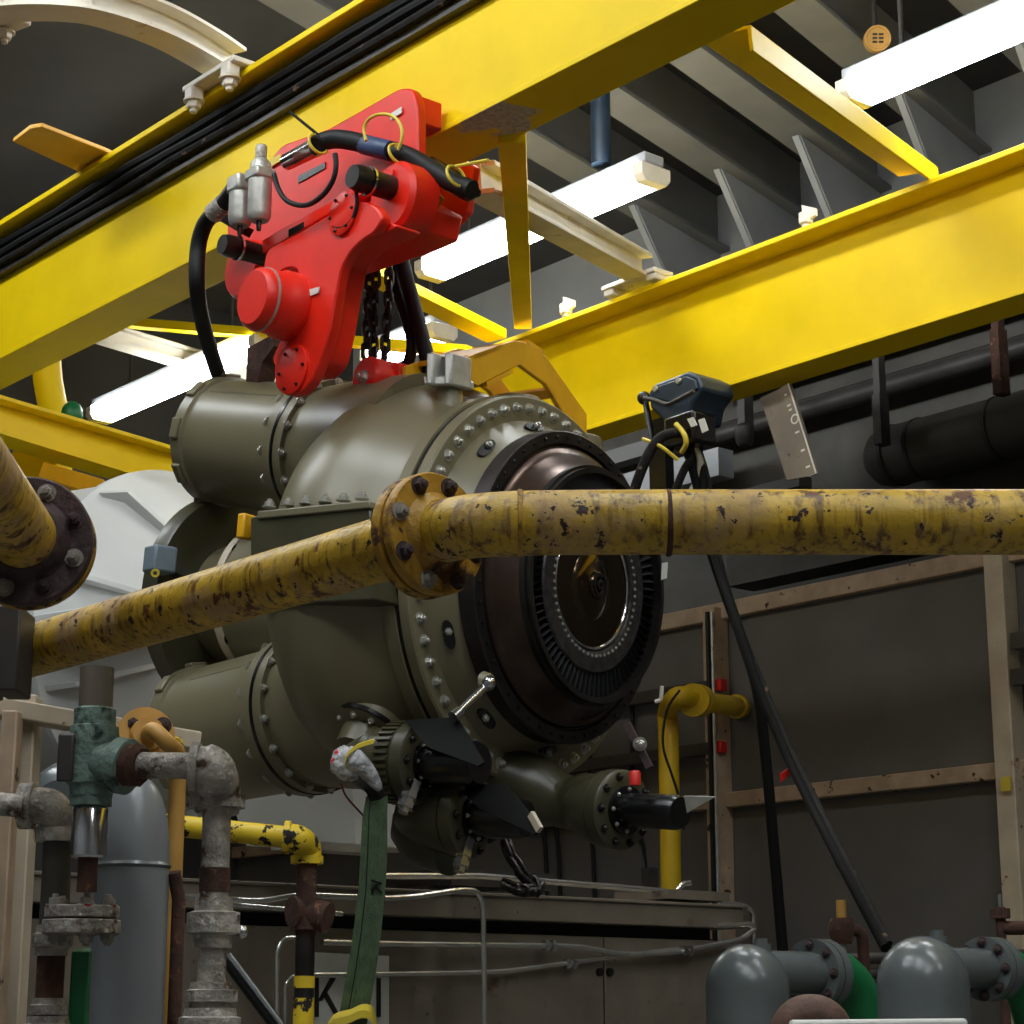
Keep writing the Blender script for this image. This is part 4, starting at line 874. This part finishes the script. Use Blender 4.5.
# black and yellow chipped pipe
t = thing('chipped_pipe', Vert(304, 950, 5.3).at(0), 'black flecked yellow pipe bending down left of the white sign', 'pipe')
vb = Vert(305, 950, 5.3); r = vb.r(11)
part('pipe', MB().cyl(P(150, 823, 5.4), P(294, 838, 5.3), r, None, 24), M['yb'], t)
part('elbow', MB().tube(smooth([P(286, 837, 5.3), P(298, 839, 5.3), vb.p(848), vb.p(863)], 4), r * 1.25, 24), M['yb'], t); part('elbow_band', MB().cyl(P(284, 837, 5.3), P(290, 837.5, 5.3), r * 1.5, None, 24), M['yb'], t); part('elbow_band', MB().cyl(vb.p(864), vb.p(856), r * 1.5, None, 24), M['yb'], t)
part('rusty_pipe', MB().cyl(vb.p(935), vb.p(860), r * .95, None, 24), M['rust'], t, 'bare rusty pipe')
part('rusty_tee', MB().tube([P(292, 912, 5.3), vb.p(912), P(328, 918, 5.3)], r * 1.4, 20).cyl(vb.p(930), vb.p(898), r * 1.4, None, 20), M['rust'], t, 'rusty tee')
part('lower_pipe', MB().cyl(vb.at(0), vb.p(932), r * .9, None, 24), M['blackmetal'], t, 'black pipe')
part('paint_band', MB().cyl(vb.p(988), vb.p(976), r * .95, None, 24), M['yb'], t, 'yellow painted band'); part('paint_band', MB().cyl(vb.at(0), vb.p(998), r * .95, None, 24), M['yb'], t, 'yellow painted band')
# ------------------------------------------------------------------ skid under the turbine with its sign and tubes
K0 = P(737, 914, 8.0); K0 = V3((K0.x, K0.y, 0))
def on_skid(px, py, off=0.0):                         # on the front face, off metres toward the viewer
    r = ray(px, py); nn = U; k = ((K0 - C0).dot(nn) - off) / r.dot(nn); return C0 + r * k
zt = on_skid(737, 906).z
sk = thing('machine_skid', K0 - N * 1.6, 'long grey brown machine skid under the turbine carrying the white sign', 'skid')
L0, L1 = -4.2, 0
def skb(nm, n0, n1, z0, z1, o0, o1, m, lb=None, bv=.003): return part(nm, MB().box(K0 + N * (n0 + n1) / 2 + U * (o0 + o1) / 2 + Z * (z0 + z1) / 2, (N, U, Z), (n1 - n0, o1 - o0, z1 - z0)), M[m], sk, lb, bv)
skb('top_plate', L0, L1, zt - .012, zt, -.06, 1.0, 'skid'); skb('top_beam', L0, L1 - .02, zt - .09, zt - .012, -.05, .9, 'skid')
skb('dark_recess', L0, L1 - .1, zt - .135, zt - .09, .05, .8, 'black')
zp = zt - .135
nj = (on_skid(604, 960) - K0).dot(N)
skb('front_panel', L0, nj - .004, 0, zp, 0, .9, 'skid'); skb('front_panel', nj + .004, L1 - .06, 0, zp - .0, .0, .9, 'skid')
for k in (-1, 1): part('latch', MB().lathe(on_skid(604 + 5 * k, 972), -U, [(0, .016), (.012, .014), (.012, 0)], 14), M['blackmetal'], sk)
# sign
sg = thing('sign_plate', on_skid(352, 1024, .01), 'white sign with large black letters KCI on the skid behind the green strap', 'sign')
S = lambda x, y, o=.012: on_skid(x, y, o)
part('plate', MB().prism([S(312, 952), S(389, 956), S(389, 1052), S(312, 1052)], U * .008), M['sign'], sg)
def glyph(quads, nm):
    mb = MB()
    for q in quads: mb.prism([S(x, y, .0155) for x, y in q], U * .003)
    part(nm, mb, M['ink'], sg)
glyph([[(315, 976), (319, 976), (319, 1017), (315, 1017)], [(331, 977), (337, 977), (322, 1001), (318, 1001)], [(322, 993), (326, 990), (341, 1017), (336, 1017)]], 'letter')
arc = [(355 + 11.5 * math.cos(q), 997 + 21 * math.sin(q)) for q in [math.radians(a_) for a_ in range(45, 316, 15)]]
arc2 = [(355 + 7.5 * math.cos(q), 997 + 17 * math.sin(q)) for q in [math.radians(a_) for a_ in range(45, 316, 15)]]
glyph([[arc[i], arc[i + 1], arc2[i + 1], arc2[i]] for i in range(len(arc) - 1)], 'letter')
glyph([[(377, 978), (381, 978), (381, 1017), (377, 1017)]], 'letter')
# stainless tubes
def stube(pts, off, r, lb, fil=.05, nuts=()):
    pp = [on_skid(x, y, off) for x, y in pts]
    o = solo('steel_tube', MB().tube(fillet(pp, fil), r * .82, 12), M['stainless'], lb, 'tube', 'bright tubes along the skid')
    for x, y in nuts: q = on_skid(x, y, off); d = (pp[-1] - pp[0]).normalized(); part('compression_nut', MB().lathe(q - N * .025, N, [(0, 0), (0, r * 1.6), (.02, r * 1.6), (.022, r * 1.2), (.03, r * 1.2), (.032, r * 1.7), (.05, r * 1.7), (.05, 0)], 6), M['chrome'], o)
    return o
stube([(170, 896), (262, 902), (296, 895), (400, 899), (462, 890), (478, 891), (483, 906), (485, 1060)], .35, .0115, 'bright tube bending down in front of the skid right of the green strap', .08)
stube([(160, 893), (232, 905), (282, 909), (342, 914)], .38, .009, 'short straight bright tube crossing the rusty tee left of the strap', .03)
stube([(322, 942), (400, 944), (560, 946), (582, 947), (628, 955), (680, 952), (742, 939), (756, 928), (750, 924), (716, 926)], .05, .013, 'bright tube that dips and hooks back at the right end of the skid', .06, [(549, 945.5), (686, 951)])
stube([(310, 975), (400, 974), (500, 972), (620, 956), (690, 948), (740, 944)], .03, .012, 'lower bright tube running across the white sign', .06, [(570, 964)])
stube([(722, 904), (744, 905), (753, 912), (753, 926), (754, 948)], .02, .012, 'bright tube curling over the right end of the skid', .06)
stube([(277, 1060), (277, 950), (284, 938), (300, 938)], .1, .010, 'upright bright tube left of the black and yellow pipe', .05)
stube([(285, 1060), (285, 985), (292, 976), (312, 976)], .08, .009, 'shorter upright bright tube beside the yellow pipe foot', .05)
a, b = on_skid(470, 876, .02), on_skid(664, 893, .02)
solo('handrail_rod', MB().tube(fillet([on_skid(380, 876, -.1), on_skid(480, 876, -.1), on_skid(664, 891, -.1), on_skid(676, 893, -.1), on_skid(682, 884, -.1), on_skid(690, 883, -.1)], .03), .011, 10), M['stainless'], 'thin bright rod with hooked end lying above the skid top', 'rod')
solo('skid_bracket', MB().box(on_skid(672, 897, -.2), (N, U, Z), (.34, .3, .035)), M['skid'], 'flat grey bracket on the skid top below the yellow gas pipe', 'bracket')
solo('skid_bracket', MB().box(on_skid(650, 892, -.6) , (N, U, Z), (.05, .05, .2)), M['darksteel'], 'small dark post under the hooked rod on the skid', 'bracket')
solo('support_pad', MB().box(on_skid(470, 882, -.45), (N, U, Z), (.5, .4, .06)), M['darksteel'], 'dark pad on the skid top under the lower valve unit', 'pad')
# slack black chain on the skid under the lower valve
tch = thing('slack_chain', P(520, 892, 6.9), 'heap of black chain on the skid under the lower valve unit', 'chain')
pts = smooth([P(507, 846, 6.9), P(512, 858, 6.88), P(518, 866, 6.86), P(524, 876, 6.84), P(536, 888, 6.82), P(520, 890, 6.8), P(506, 884, 6.86)], 5)
for i, p in enumerate(pts[:-1]): put(LINK, 'chain_link', tch, p, (pts[i + 1] - p).normalized(), 1.25, (i % 2) * PI / 2)
# ------------------------------------------------------------------ green lifting strap and bag
sp_ = [P(377, 796, 5.5), P(375, 815, 5.49), P(374, 850, 5.48), P(372, 890, 5.47), P(367, 935, 5.46), P(361, 975, 5.45), P(353, 1020, 5.44), P(346, 1060, 5.44)]
w_ = [.058, .066, .072, .072, .075, .078, .078, .078]
st_ = solo('lifting_strap', MB().ribbon(sp_, [(RT + FW * .15).normalized() * w for w in w_], FW * .006), M['strap'], 'worn green webbing strap hanging from the upper valve unit', 'strap')
part('stitched_edge', MB().ribbon([p - RT * .016 - FW * .004 for p in sp_], RT * .003, FW * .004), M['black'], st_)
part('strap_loop', MB().ribbon(smooth([P(379, 800, 5.5), P(372, 785, 5.5), P(356, 766, 5.54), P(346, 756, 5.58), P(352, 748, 5.7), P(368, 742, 5.74)], 4), (RT * .8 + Z * .5) * .05, FW * .008), M['dirty'], st_)
mk = MB()
for x0, y0, x1, y1 in ((371, 880, 382, 884), (373, 888, 381, 882), (376, 884, 372, 894), (376, 888, 382, 893), (371, 890, 378, 887)): mk.bar(P(x0, y0, 5.463), P(x1, y1, 5.463), .006, .003, FW)
part('stamped_mark', mk, M['ink'], st_)
solo('yellow_sling', MB().ribbon(smooth([P(322, 1040, 5.38), P(332, 1022, 5.38), P(350, 1016, 5.39), P(362, 1011, 5.4), P(372, 1014, 5.42), P(376, 1030, 5.44)], 4), FW * .07 , Z * .02), M['tie'], 'yellow sling fold at the bottom of the green strap', 'sling')
mb = MB(); mb.sphere(P(347, 763, 5.46), .042, 1.05, .7, 1.1, 10); b_ = random.Random(3)
mb.v = [v + V3((b_.uniform(-.006, .006), b_.uniform(-.006, .006), b_.uniform(-.006, .006))) for v in mb.v]
mb.tube(smooth([P(350, 758, 5.45), P(366, 770, 5.46), P(380, 790, 5.47)], 4), [.03, .034, .032, .028, .024, .022, .018, .014, .008], 12)
bag = solo('plastic_bag', mb, M['plastic'], 'crumpled clear plastic wrapped around the strap at the upper valve unit', 'plastic wrap', ang=80)
part('yellow_tape', MB().ribbon(smooth([P(344, 765, 5.42), P(348, 754, 5.44), P(358, 746, 5.46), P(374, 741, 5.5)], 4), FW * .03, Z * .01), M['tie'], bag)
solo('red_string', MB().tube(smooth([P(341, 783, 5.55), P(346, 796, 5.55), P(360, 812, 5.56), P(370, 822, 5.56)], 4), .003, 6), M['maroon'], 'thin dark red cord hanging from the plastic wrap', 'cord')

# ------------------------------------------------------------------ gas pipe and conduits on the panelled wall
gp = thing('gas_pipe', Vert(670, 880, 9.3).at(0), 'clean yellow gas pipe rising and bending into the wall at the right of the turbine', 'pipe')
vg = Vert(671, 880, 9.3); r = vg.r(10.5)
w0 = ons(740, 707, SL - .02)
pp = [vg.at(0), vg.p(880), vg.p(800)] + smooth([vg.p(730), vg.p(712), P(676, 698, 9.32), P(690, 697, 9.36), P(704, 702, 9.5)], 5) + [w0]
part('pipe', MB().tube(pp, r, 24), M['wallyellow'], gp)
c = P(700, 701, 9.46); d = (w0 - c).normalized(); part('flange', MB().lathe(c - d * .1, d, [(-.02, r), (-.02, r * 1.6), (.03, r * 1.6), (.03, r)], 32).lathe(c - d * .04, d, [(-.02, r), (-.02, r * 1.6), (.03, r * 1.6), (.03, r)], 32), M['wallyellow'], gp)
part('end_cap', MB().cyl(w0 - d * .08, w0 - d * .02, r * 1.25, None, 24), M['wallyellow'], gp)
solo('pipe_cable', MB().tube(smooth([P(680, 690, 9.1), P(667, 710, 9.1), P(663, 745, 9.1), P(672, 775, 9.1), P(678, 795, 9.1), P(684, 830, 9.1)], 5), .006, 6), M['black'], 'thin black wire hanging in front of the clean yellow gas pipe', 'wire')
for i, py in enumerate((686, 748)):
    a = ons(716, py, SL - .08); t = thing('wall_rail', a + U * 1, ('upper' if i == 0 else 'lower') + ' dark rail with red end cap on the wall left of the stud', 'rail', 'dark rails with red caps')
    part('rail', MB().box(a + U * .9, (U, N, Z), (1.8, .05, .06)), M['darksteel'], t); part('red_cap', MB().box(a - U * .03, (U, N, Z), (.05, .05, .06)), M['redcap'], t, bevel=.006)
for i, py in enumerate((642, 678)):
    a = ons(1014, py, SL - .08); solo('wall_channel', MB().box(a - U * .9, (U, N, Z), (1.8, .05, .07)), M['darksteel'], ('upper' if i == 0 else 'lower') + ' dark channel right of the right hand wall stud', 'channel')
for i, (px, r) in enumerate(((714, .012), (718.5, .009))):
    a = ons(px, 900, SL - .12); solo('wall_conduit', MB().cyl(V3((a.x, a.y, 0)), V3((a.x, a.y, zof(a.x, a.y, 612))), r, None, 8), M['alu' if i else 'black'], ('dark' if i == 0 else 'bare metal') + ' thin conduit on the stud beside the gas pipe', 'conduit')
for i, px in enumerate((543, 556, 590, 634)):
    a = ons(px, 820, SL - .03); solo('wall_cable', MB().tube(smooth([V3((a.x, a.y, zof(a.x, a.y, 700))), V3((a.x, a.y, zof(a.x, a.y, 820))), V3((a.x + .02 + .05 * (i == 3), a.y - .02, zof(a.x, a.y, 900))), V3((a.x + .03, a.y - .02, .1))], 5), .012, 8), M['black'], ['leftmost dark cable on the wall under the turbine', 'dark cable just right of the leftmost one on the wall under the turbine', 'dark cable on the wall below the right hand valve unit neck', 'dark cable on the wall under the right hand valve unit'][i], 'cable', 'cables on the wall under the turbine')
sgn = ons(1006, 784, SL - .115); solo('hazard_sticker', MB().box(sgn, (U, N, Z), (.05, .004, .06)), M['tie'], 'tiny yellow hazard sticker on the right hand wall stud', 'sticker')

# ------------------------------------------------------------------ dark blue box on the lower girder and its cables
jb = thing('junction_box', ons(676, 425, 5.98), 'dark blue junction box fixed on the edge of the lower girder', 'junction box')
q = [ons(x, y, 5.9) for x, y in ((648, 392), (656, 383), (688, 371), (699, 376), (702, 388), (692, 402), (688, 420), (664, 421), (650, 408))]
part('case', MB().prism(q, N * .2), M['navy'], jb, bevel=.012)
part('lid', MB().prism([ons(x, y, 5.885) for x, y in ((651, 393), (658, 386), (686, 376), (695, 380), (697, 388), (672, 403), (655, 398))], N * .015), M['navy'], jb, bevel=.005)
part('wire_bail', MB().tube(fillet([ons(644, 398, 5.87), ons(655, 400, 5.86), ons(667, 405, 5.85), ons(694, 391, 5.86)], .03), .009, 8), M['darksteel'], jb)
for x, y in ((656, 389), (679, 381)): part('screw', MB().lathe(ons(x, y, 5.88), -N, [(0, .014), (.01, .012), (.012, 0)], 12), M['steel'], jb)
part('side_post', MB().cyl(ons(645, 398, 5.9), ons(652, 440, 5.9), .014, None, 10).sphere(ons(644, 398, 5.9), .03, n=8), M['blackgloss'], jb)
part('gland_plate', MB().box(ons(690, 432, 5.95), (U, N, Z), (.18, .14, .14)), M['blackgloss'], jb, bevel=.015)
part('white_tag', MB().prism([ons(x, y, 5.86) for x, y in ((687, 419), (693, 417), (697, 425), (691, 427))], N * .004), M['sign'], jb); part('white_tag', MB().prism([ons(x, y, 5.86) for x, y in ((698, 420), (704, 418), (708, 430), (702, 433))], N * .004), M['sign'], jb)
part('bracket_post', MB().bar(ons(660, 420, 6.0), ons(663, 520, 6.0), .1, .05, N), M['blackgloss'], jb)
def cable(pts, r, m, lb, g='cables from the blue box', d=None):
    return solo('hanging_cable', MB().tube(smooth([P(*p) for p in pts], 6), r, 10), M[m], lb, 'cable', g)
dj = (ons(690, 432, 5.95) - C0).dot(FW)
cable([(690, 436, dj), (702, 470, dj), (706, 520, dj - .1), (716, 560, dj - .2), (733, 610, dj - .5), (757, 682, dj - .8), (784, 748, dj - 1.1), (812, 806, dj - 1.5), (846, 872, dj - 2.0), (886, 948, 6.3)], .018, 'matte', 'thick black cable slanting down to the right hand grey vessel')
cable([(696, 440, dj), (708, 480, dj), (712, 525, dj - .1), (724, 575, dj - .25), (741, 630, dj - .5), (762, 682, dj - .8), (788, 744, dj - 1.1), (816, 801, dj - 1.5), (850, 868, dj - 2.0), (889, 944, 6.3)], .012, 'dirty', 'dusty cable lying on the thick slanting black cable')
cable([(684, 440, dj), (696, 480, dj), (708, 540, dj - .1), (724, 590, dj - .2), (742, 640, dj - .4), (757, 690, dj - .6), (766, 760, dj - .7), (774, 850, dj - .8), (784, 965, dj - .9), (790, 1040, dj - 1)], .022, 'matte', 'black cable hanging almost straight down left of the slanting ones')
cable([(688, 436, dj), (692, 455, dj), (684, 470, dj), (676, 490, dj), (668, 520, dj + .1)], .018, 'dirty', 'short dusty cable bending left under the blue box')
cable([(684, 432, dj - .1), (664, 436, dj - .1), (652, 448, dj - .1), (640, 474, dj - .1), (632, 500, dj - .1), (626, 540, dj - .1)], .022, 'dirty', 'dusty grey cable arching left from under the blue box')
cable([(692, 440, dj), (700, 460, dj), (698, 480, dj), (690, 496, dj), (684, 530, dj)], .016, 'alu', 'pale grey cable under the blue box')
cable([(643, 439, dj - .05), (660, 446, dj - .12), (678, 460, dj - .12)], .008, 'tie', 'yellow tie strip under the blue box', 'yellow ties under the blue box')
cable([(676, 424, dj - .1), (684, 434, dj - .15), (686, 444, dj - .15), (682, 452, dj - .1)], .011, 'tie', 'yellow cable loop close under the blue box', 'yellow ties under the blue box')
solo('red_ribbon', MB().ribbon([P(780, 778, dj - 1.25), P(786, 774, dj - 1.22), P(792, 768, dj - 1.2)], Z * .03, FW * .005), M['redcap'], 'small red ribbon on the slanting cables', 'ribbon')
solo('blue_band', MB().tube([P(838, 857, dj - 1.87), P(841, 863, dj - 1.9)], .021, 12), M['bluetape'], 'small blue tape band on the slanting cables', 'tape')

# ------------------------------------------------------------------ grey domed vessels at the lower right
def domed(px, top, half, d, py_sh, label, fx, fy, fr, side):
    v = Vert(px, 1000, d); r = v.r(half); zt = v.z(top); zs = v.z(py_sh)
    t = thing('domed_vessel', v.at(0), label, 'vessel')
    part('shell', MB().lathe(v.at(0), Z, [(0, 0), (0, r), (zs, r)] + [(zs + (zt - zs) * math.sin(a_), r * math.cos(a_)) for a_ in [PI / 2 * k / 14 for k in range(1, 14)]] + [(zt, 0)], 56), M['tank2'], t)
    nz = P(fx, fy, d + .25); st = v.at(nz.z); nd = (nz - st).normalized()
    part('nozzle', MB().cyl(st + nd * r * .5, nz, v.r(fr * .62), None, 32), M['tank2'], t)
    fl = part('nozzle_flange', MB().lathe(nz, nd, [(-.035, 0), (-.035, v.r(fr)), (-.006, v.r(fr)), (-.006, v.r(fr) * .9), (0, v.r(fr) * .9), (0, v.r(fr)), (.035, v.r(fr)), (.035, 0)], 48), M['tank2'], t)
    ring_bolts(B_RUST, fl, nz - nd * .035, -nd, v.r(fr * .82), 8, .011)
    part('top_plug', MB().lathe(v.at(zt - .02) + RT * r * .35, Z, [(-.03, .03), (.02, .03), (.02, .02), (.035, .02), (.035, 0)], 12), M['tank2'], t)
    ge = nz + nd * .04; gr = v.r(fr * .68)
    g = solo('green_elbow', MB().tube(smooth([ge, ge + nd * .06, ge + nd * .14 - Z * .05, ge + nd * .19 - Z * .16], 6) + [V3((ge.x + nd.x * .2, ge.y + nd.y * .2, .0))], gr, 28), M['green'], 'bright green elbow pipe bolted to the ' + side + ' grey domed vessel', 'pipe')
    return t
domed(748, 944, 42, 5.9, 990, 'left hand grey domed vessel with rust streaks at the skid end', 818, 974, 36, 'left hand')
domed(924, 936, 46, 5.6, 985, 'right hand grey domed vessel at the foot of the slanting cables', 990, 969, 33, 'right hand')
solo('rusty_bend', MB().tube(smooth([P(783, 1080, 4.9), P(787, 1036, 4.9), P(800, 1016, 4.9), P(822, 1016, 4.9), P(835, 1034, 4.9), P(840, 1080, 4.9)], 6), .046, 24), M['copper'], 'rough brown rounded pipe bend at the bottom edge before the left domed vessel', 'pipe bend')
a, b = P(790, 1027, 4.4), P(966, 1025.5, 4.4); solo('white_rail', MB().bar(a, b, .05, .03).bar(a.lerp(b, .1) - Z * .2, a.lerp(b, .1), .03, .03, RT), M['sign'], 'pale rail along the bottom edge in front of the domed vessels', 'rail', None, .008)
# small relief valves between the vessels
def small_valve(px, d, label, tip):
    v = Vert(px, 930, d); t = thing('small_valve', v.p(1000), label, 'valve')
    part('bonnet', MB().cyl(v.p(918), v.p(900), v.r(5), None, 14), M['ochre' if tip else 'rust'], t); part('body', MB().lathe(v.p(944), Z, [(0, v.r(9)), (.03, v.r(13)), (v.z(926) - v.z(944), v.r(13)), (v.z(918) - v.z(944), v.r(11)), (v.z(918) - v.z(944), 0)], 14), M['rust'], t)
    part('stem', MB().cyl(v.at(0), v.p(944), v.r(4), None, 12), M['alu'], t); part('outlet', MB().tube(fillet([v.p(930), P(px + 20, 930, d), P(px + 22, 960, d), V3((P(px + 22, 960, d).x, P(px + 22, 960, d).y, 0))], .05), v.r(6), 14), M['rust'], t)
small_valve(842, 6.6, 'small rusty relief valve standing between the two domed vessels', True)
v = Vert(1000, 910, 6.4); t = thing('small_valve', v.p(960), 'small rusty valve at the right edge above the right green elbow', 'valve')
part('body', MB().lathe(v.p(938), Z, [(0, v.r(5)), (.06, v.r(5)), (.06, v.r(10)), (.09, v.r(10)), (.09, v.r(5)), (v.z(907) - v.z(938), v.r(5)), (v.z(907) - v.z(938), 0)], 14), M['rust'], t); part('stem', MB().cyl(v.p(908), v.p(894), v.r(3), None, 10), M['chrome'], t)
part('outlet', MB().cyl(v.p(928), P(1040, 928, 6.4), v.r(7), None, 14), M['rust'], t); part('foot_pipe', MB().cyl(v.at(0), v.p(938), v.r(5), None, 12), M['rust'], t)
for i, py in enumerate((960, 975, 988)): solo('manifold_pipe', MB().cyl(P(800, py, 7.0), P(1060, py - 6, 7.3), .02, None, 10), M['darksteel'], ['highest', 'middle', 'lowest'][i] + ' dark horizontal pipe behind the domed vessels', 'pipe', 'dark pipes behind the domed vessels')

# ------------------------------------------------------------------ small round ceiling fitting and cable trays near the top right
t = thing('ceiling_speaker', onz(878, 38, CEIL - .4), 'small round yellowed grille on the deckhead near the top right lamp', 'speaker')
c = onz(878, 38, CEIL - .5); part('rim', MB().lathe(c, FW, [(.006, 0), (.006, .046), (0, .05), (0, .058), (.05, .058), (.09, .03), (.09, 0)], 28), M['ochre'], t)
part('stem', MB().cyl(c + FW * .06, V3((c.x, c.y + .06, CEIL)), .012, None, 10), M['darksteel'], t)
for a_ in (-1, 1):
    for k in (-1, 0, 1): part('slot', MB().box(c + UPV * .017 * k + RT * .014 * a_, (RT, FW, UPV), (.02, .008, .007)), M['ink'], t)
p = onz(601, 165, 5.3); solo('ceiling_drop_pipe', MB().cyl(p, V3((p.x, p.y, CEIL)), .045, None, 16), M['navy'], 'dark blue upright pipe from the deckhead behind the long lamp', 'pipe')

# ------------------------------------------------------------------ camera and world
cd = bpy.data.cameras.new('camera'); cam = bpy.data.objects.new('camera', cd); COL.objects.link(cam)
cd.sensor_width = 36; cd.lens = 36 * F / 1024; cd.clip_start = .05
cam.matrix_world = Matrix((RT, UPV, -FW)).transposed().to_4x4(); cam.location = C0
sc = bpy.context.scene; sc.camera = cam
w = bpy.data.worlds.new('world'); sc.world = w; w.use_nodes = True
w.node_tree.nodes['Background'].inputs['Color'].default_value = (.5, .5, .5, 1); w.node_tree.nodes['Background'].inputs['Strength'].default_value = .1
sc.view_settings.view_transform = 'Standard'; sc.view_settings.look = 'None'; sc.view_settings.gamma = 1; sc.view_settings.exposure = 0
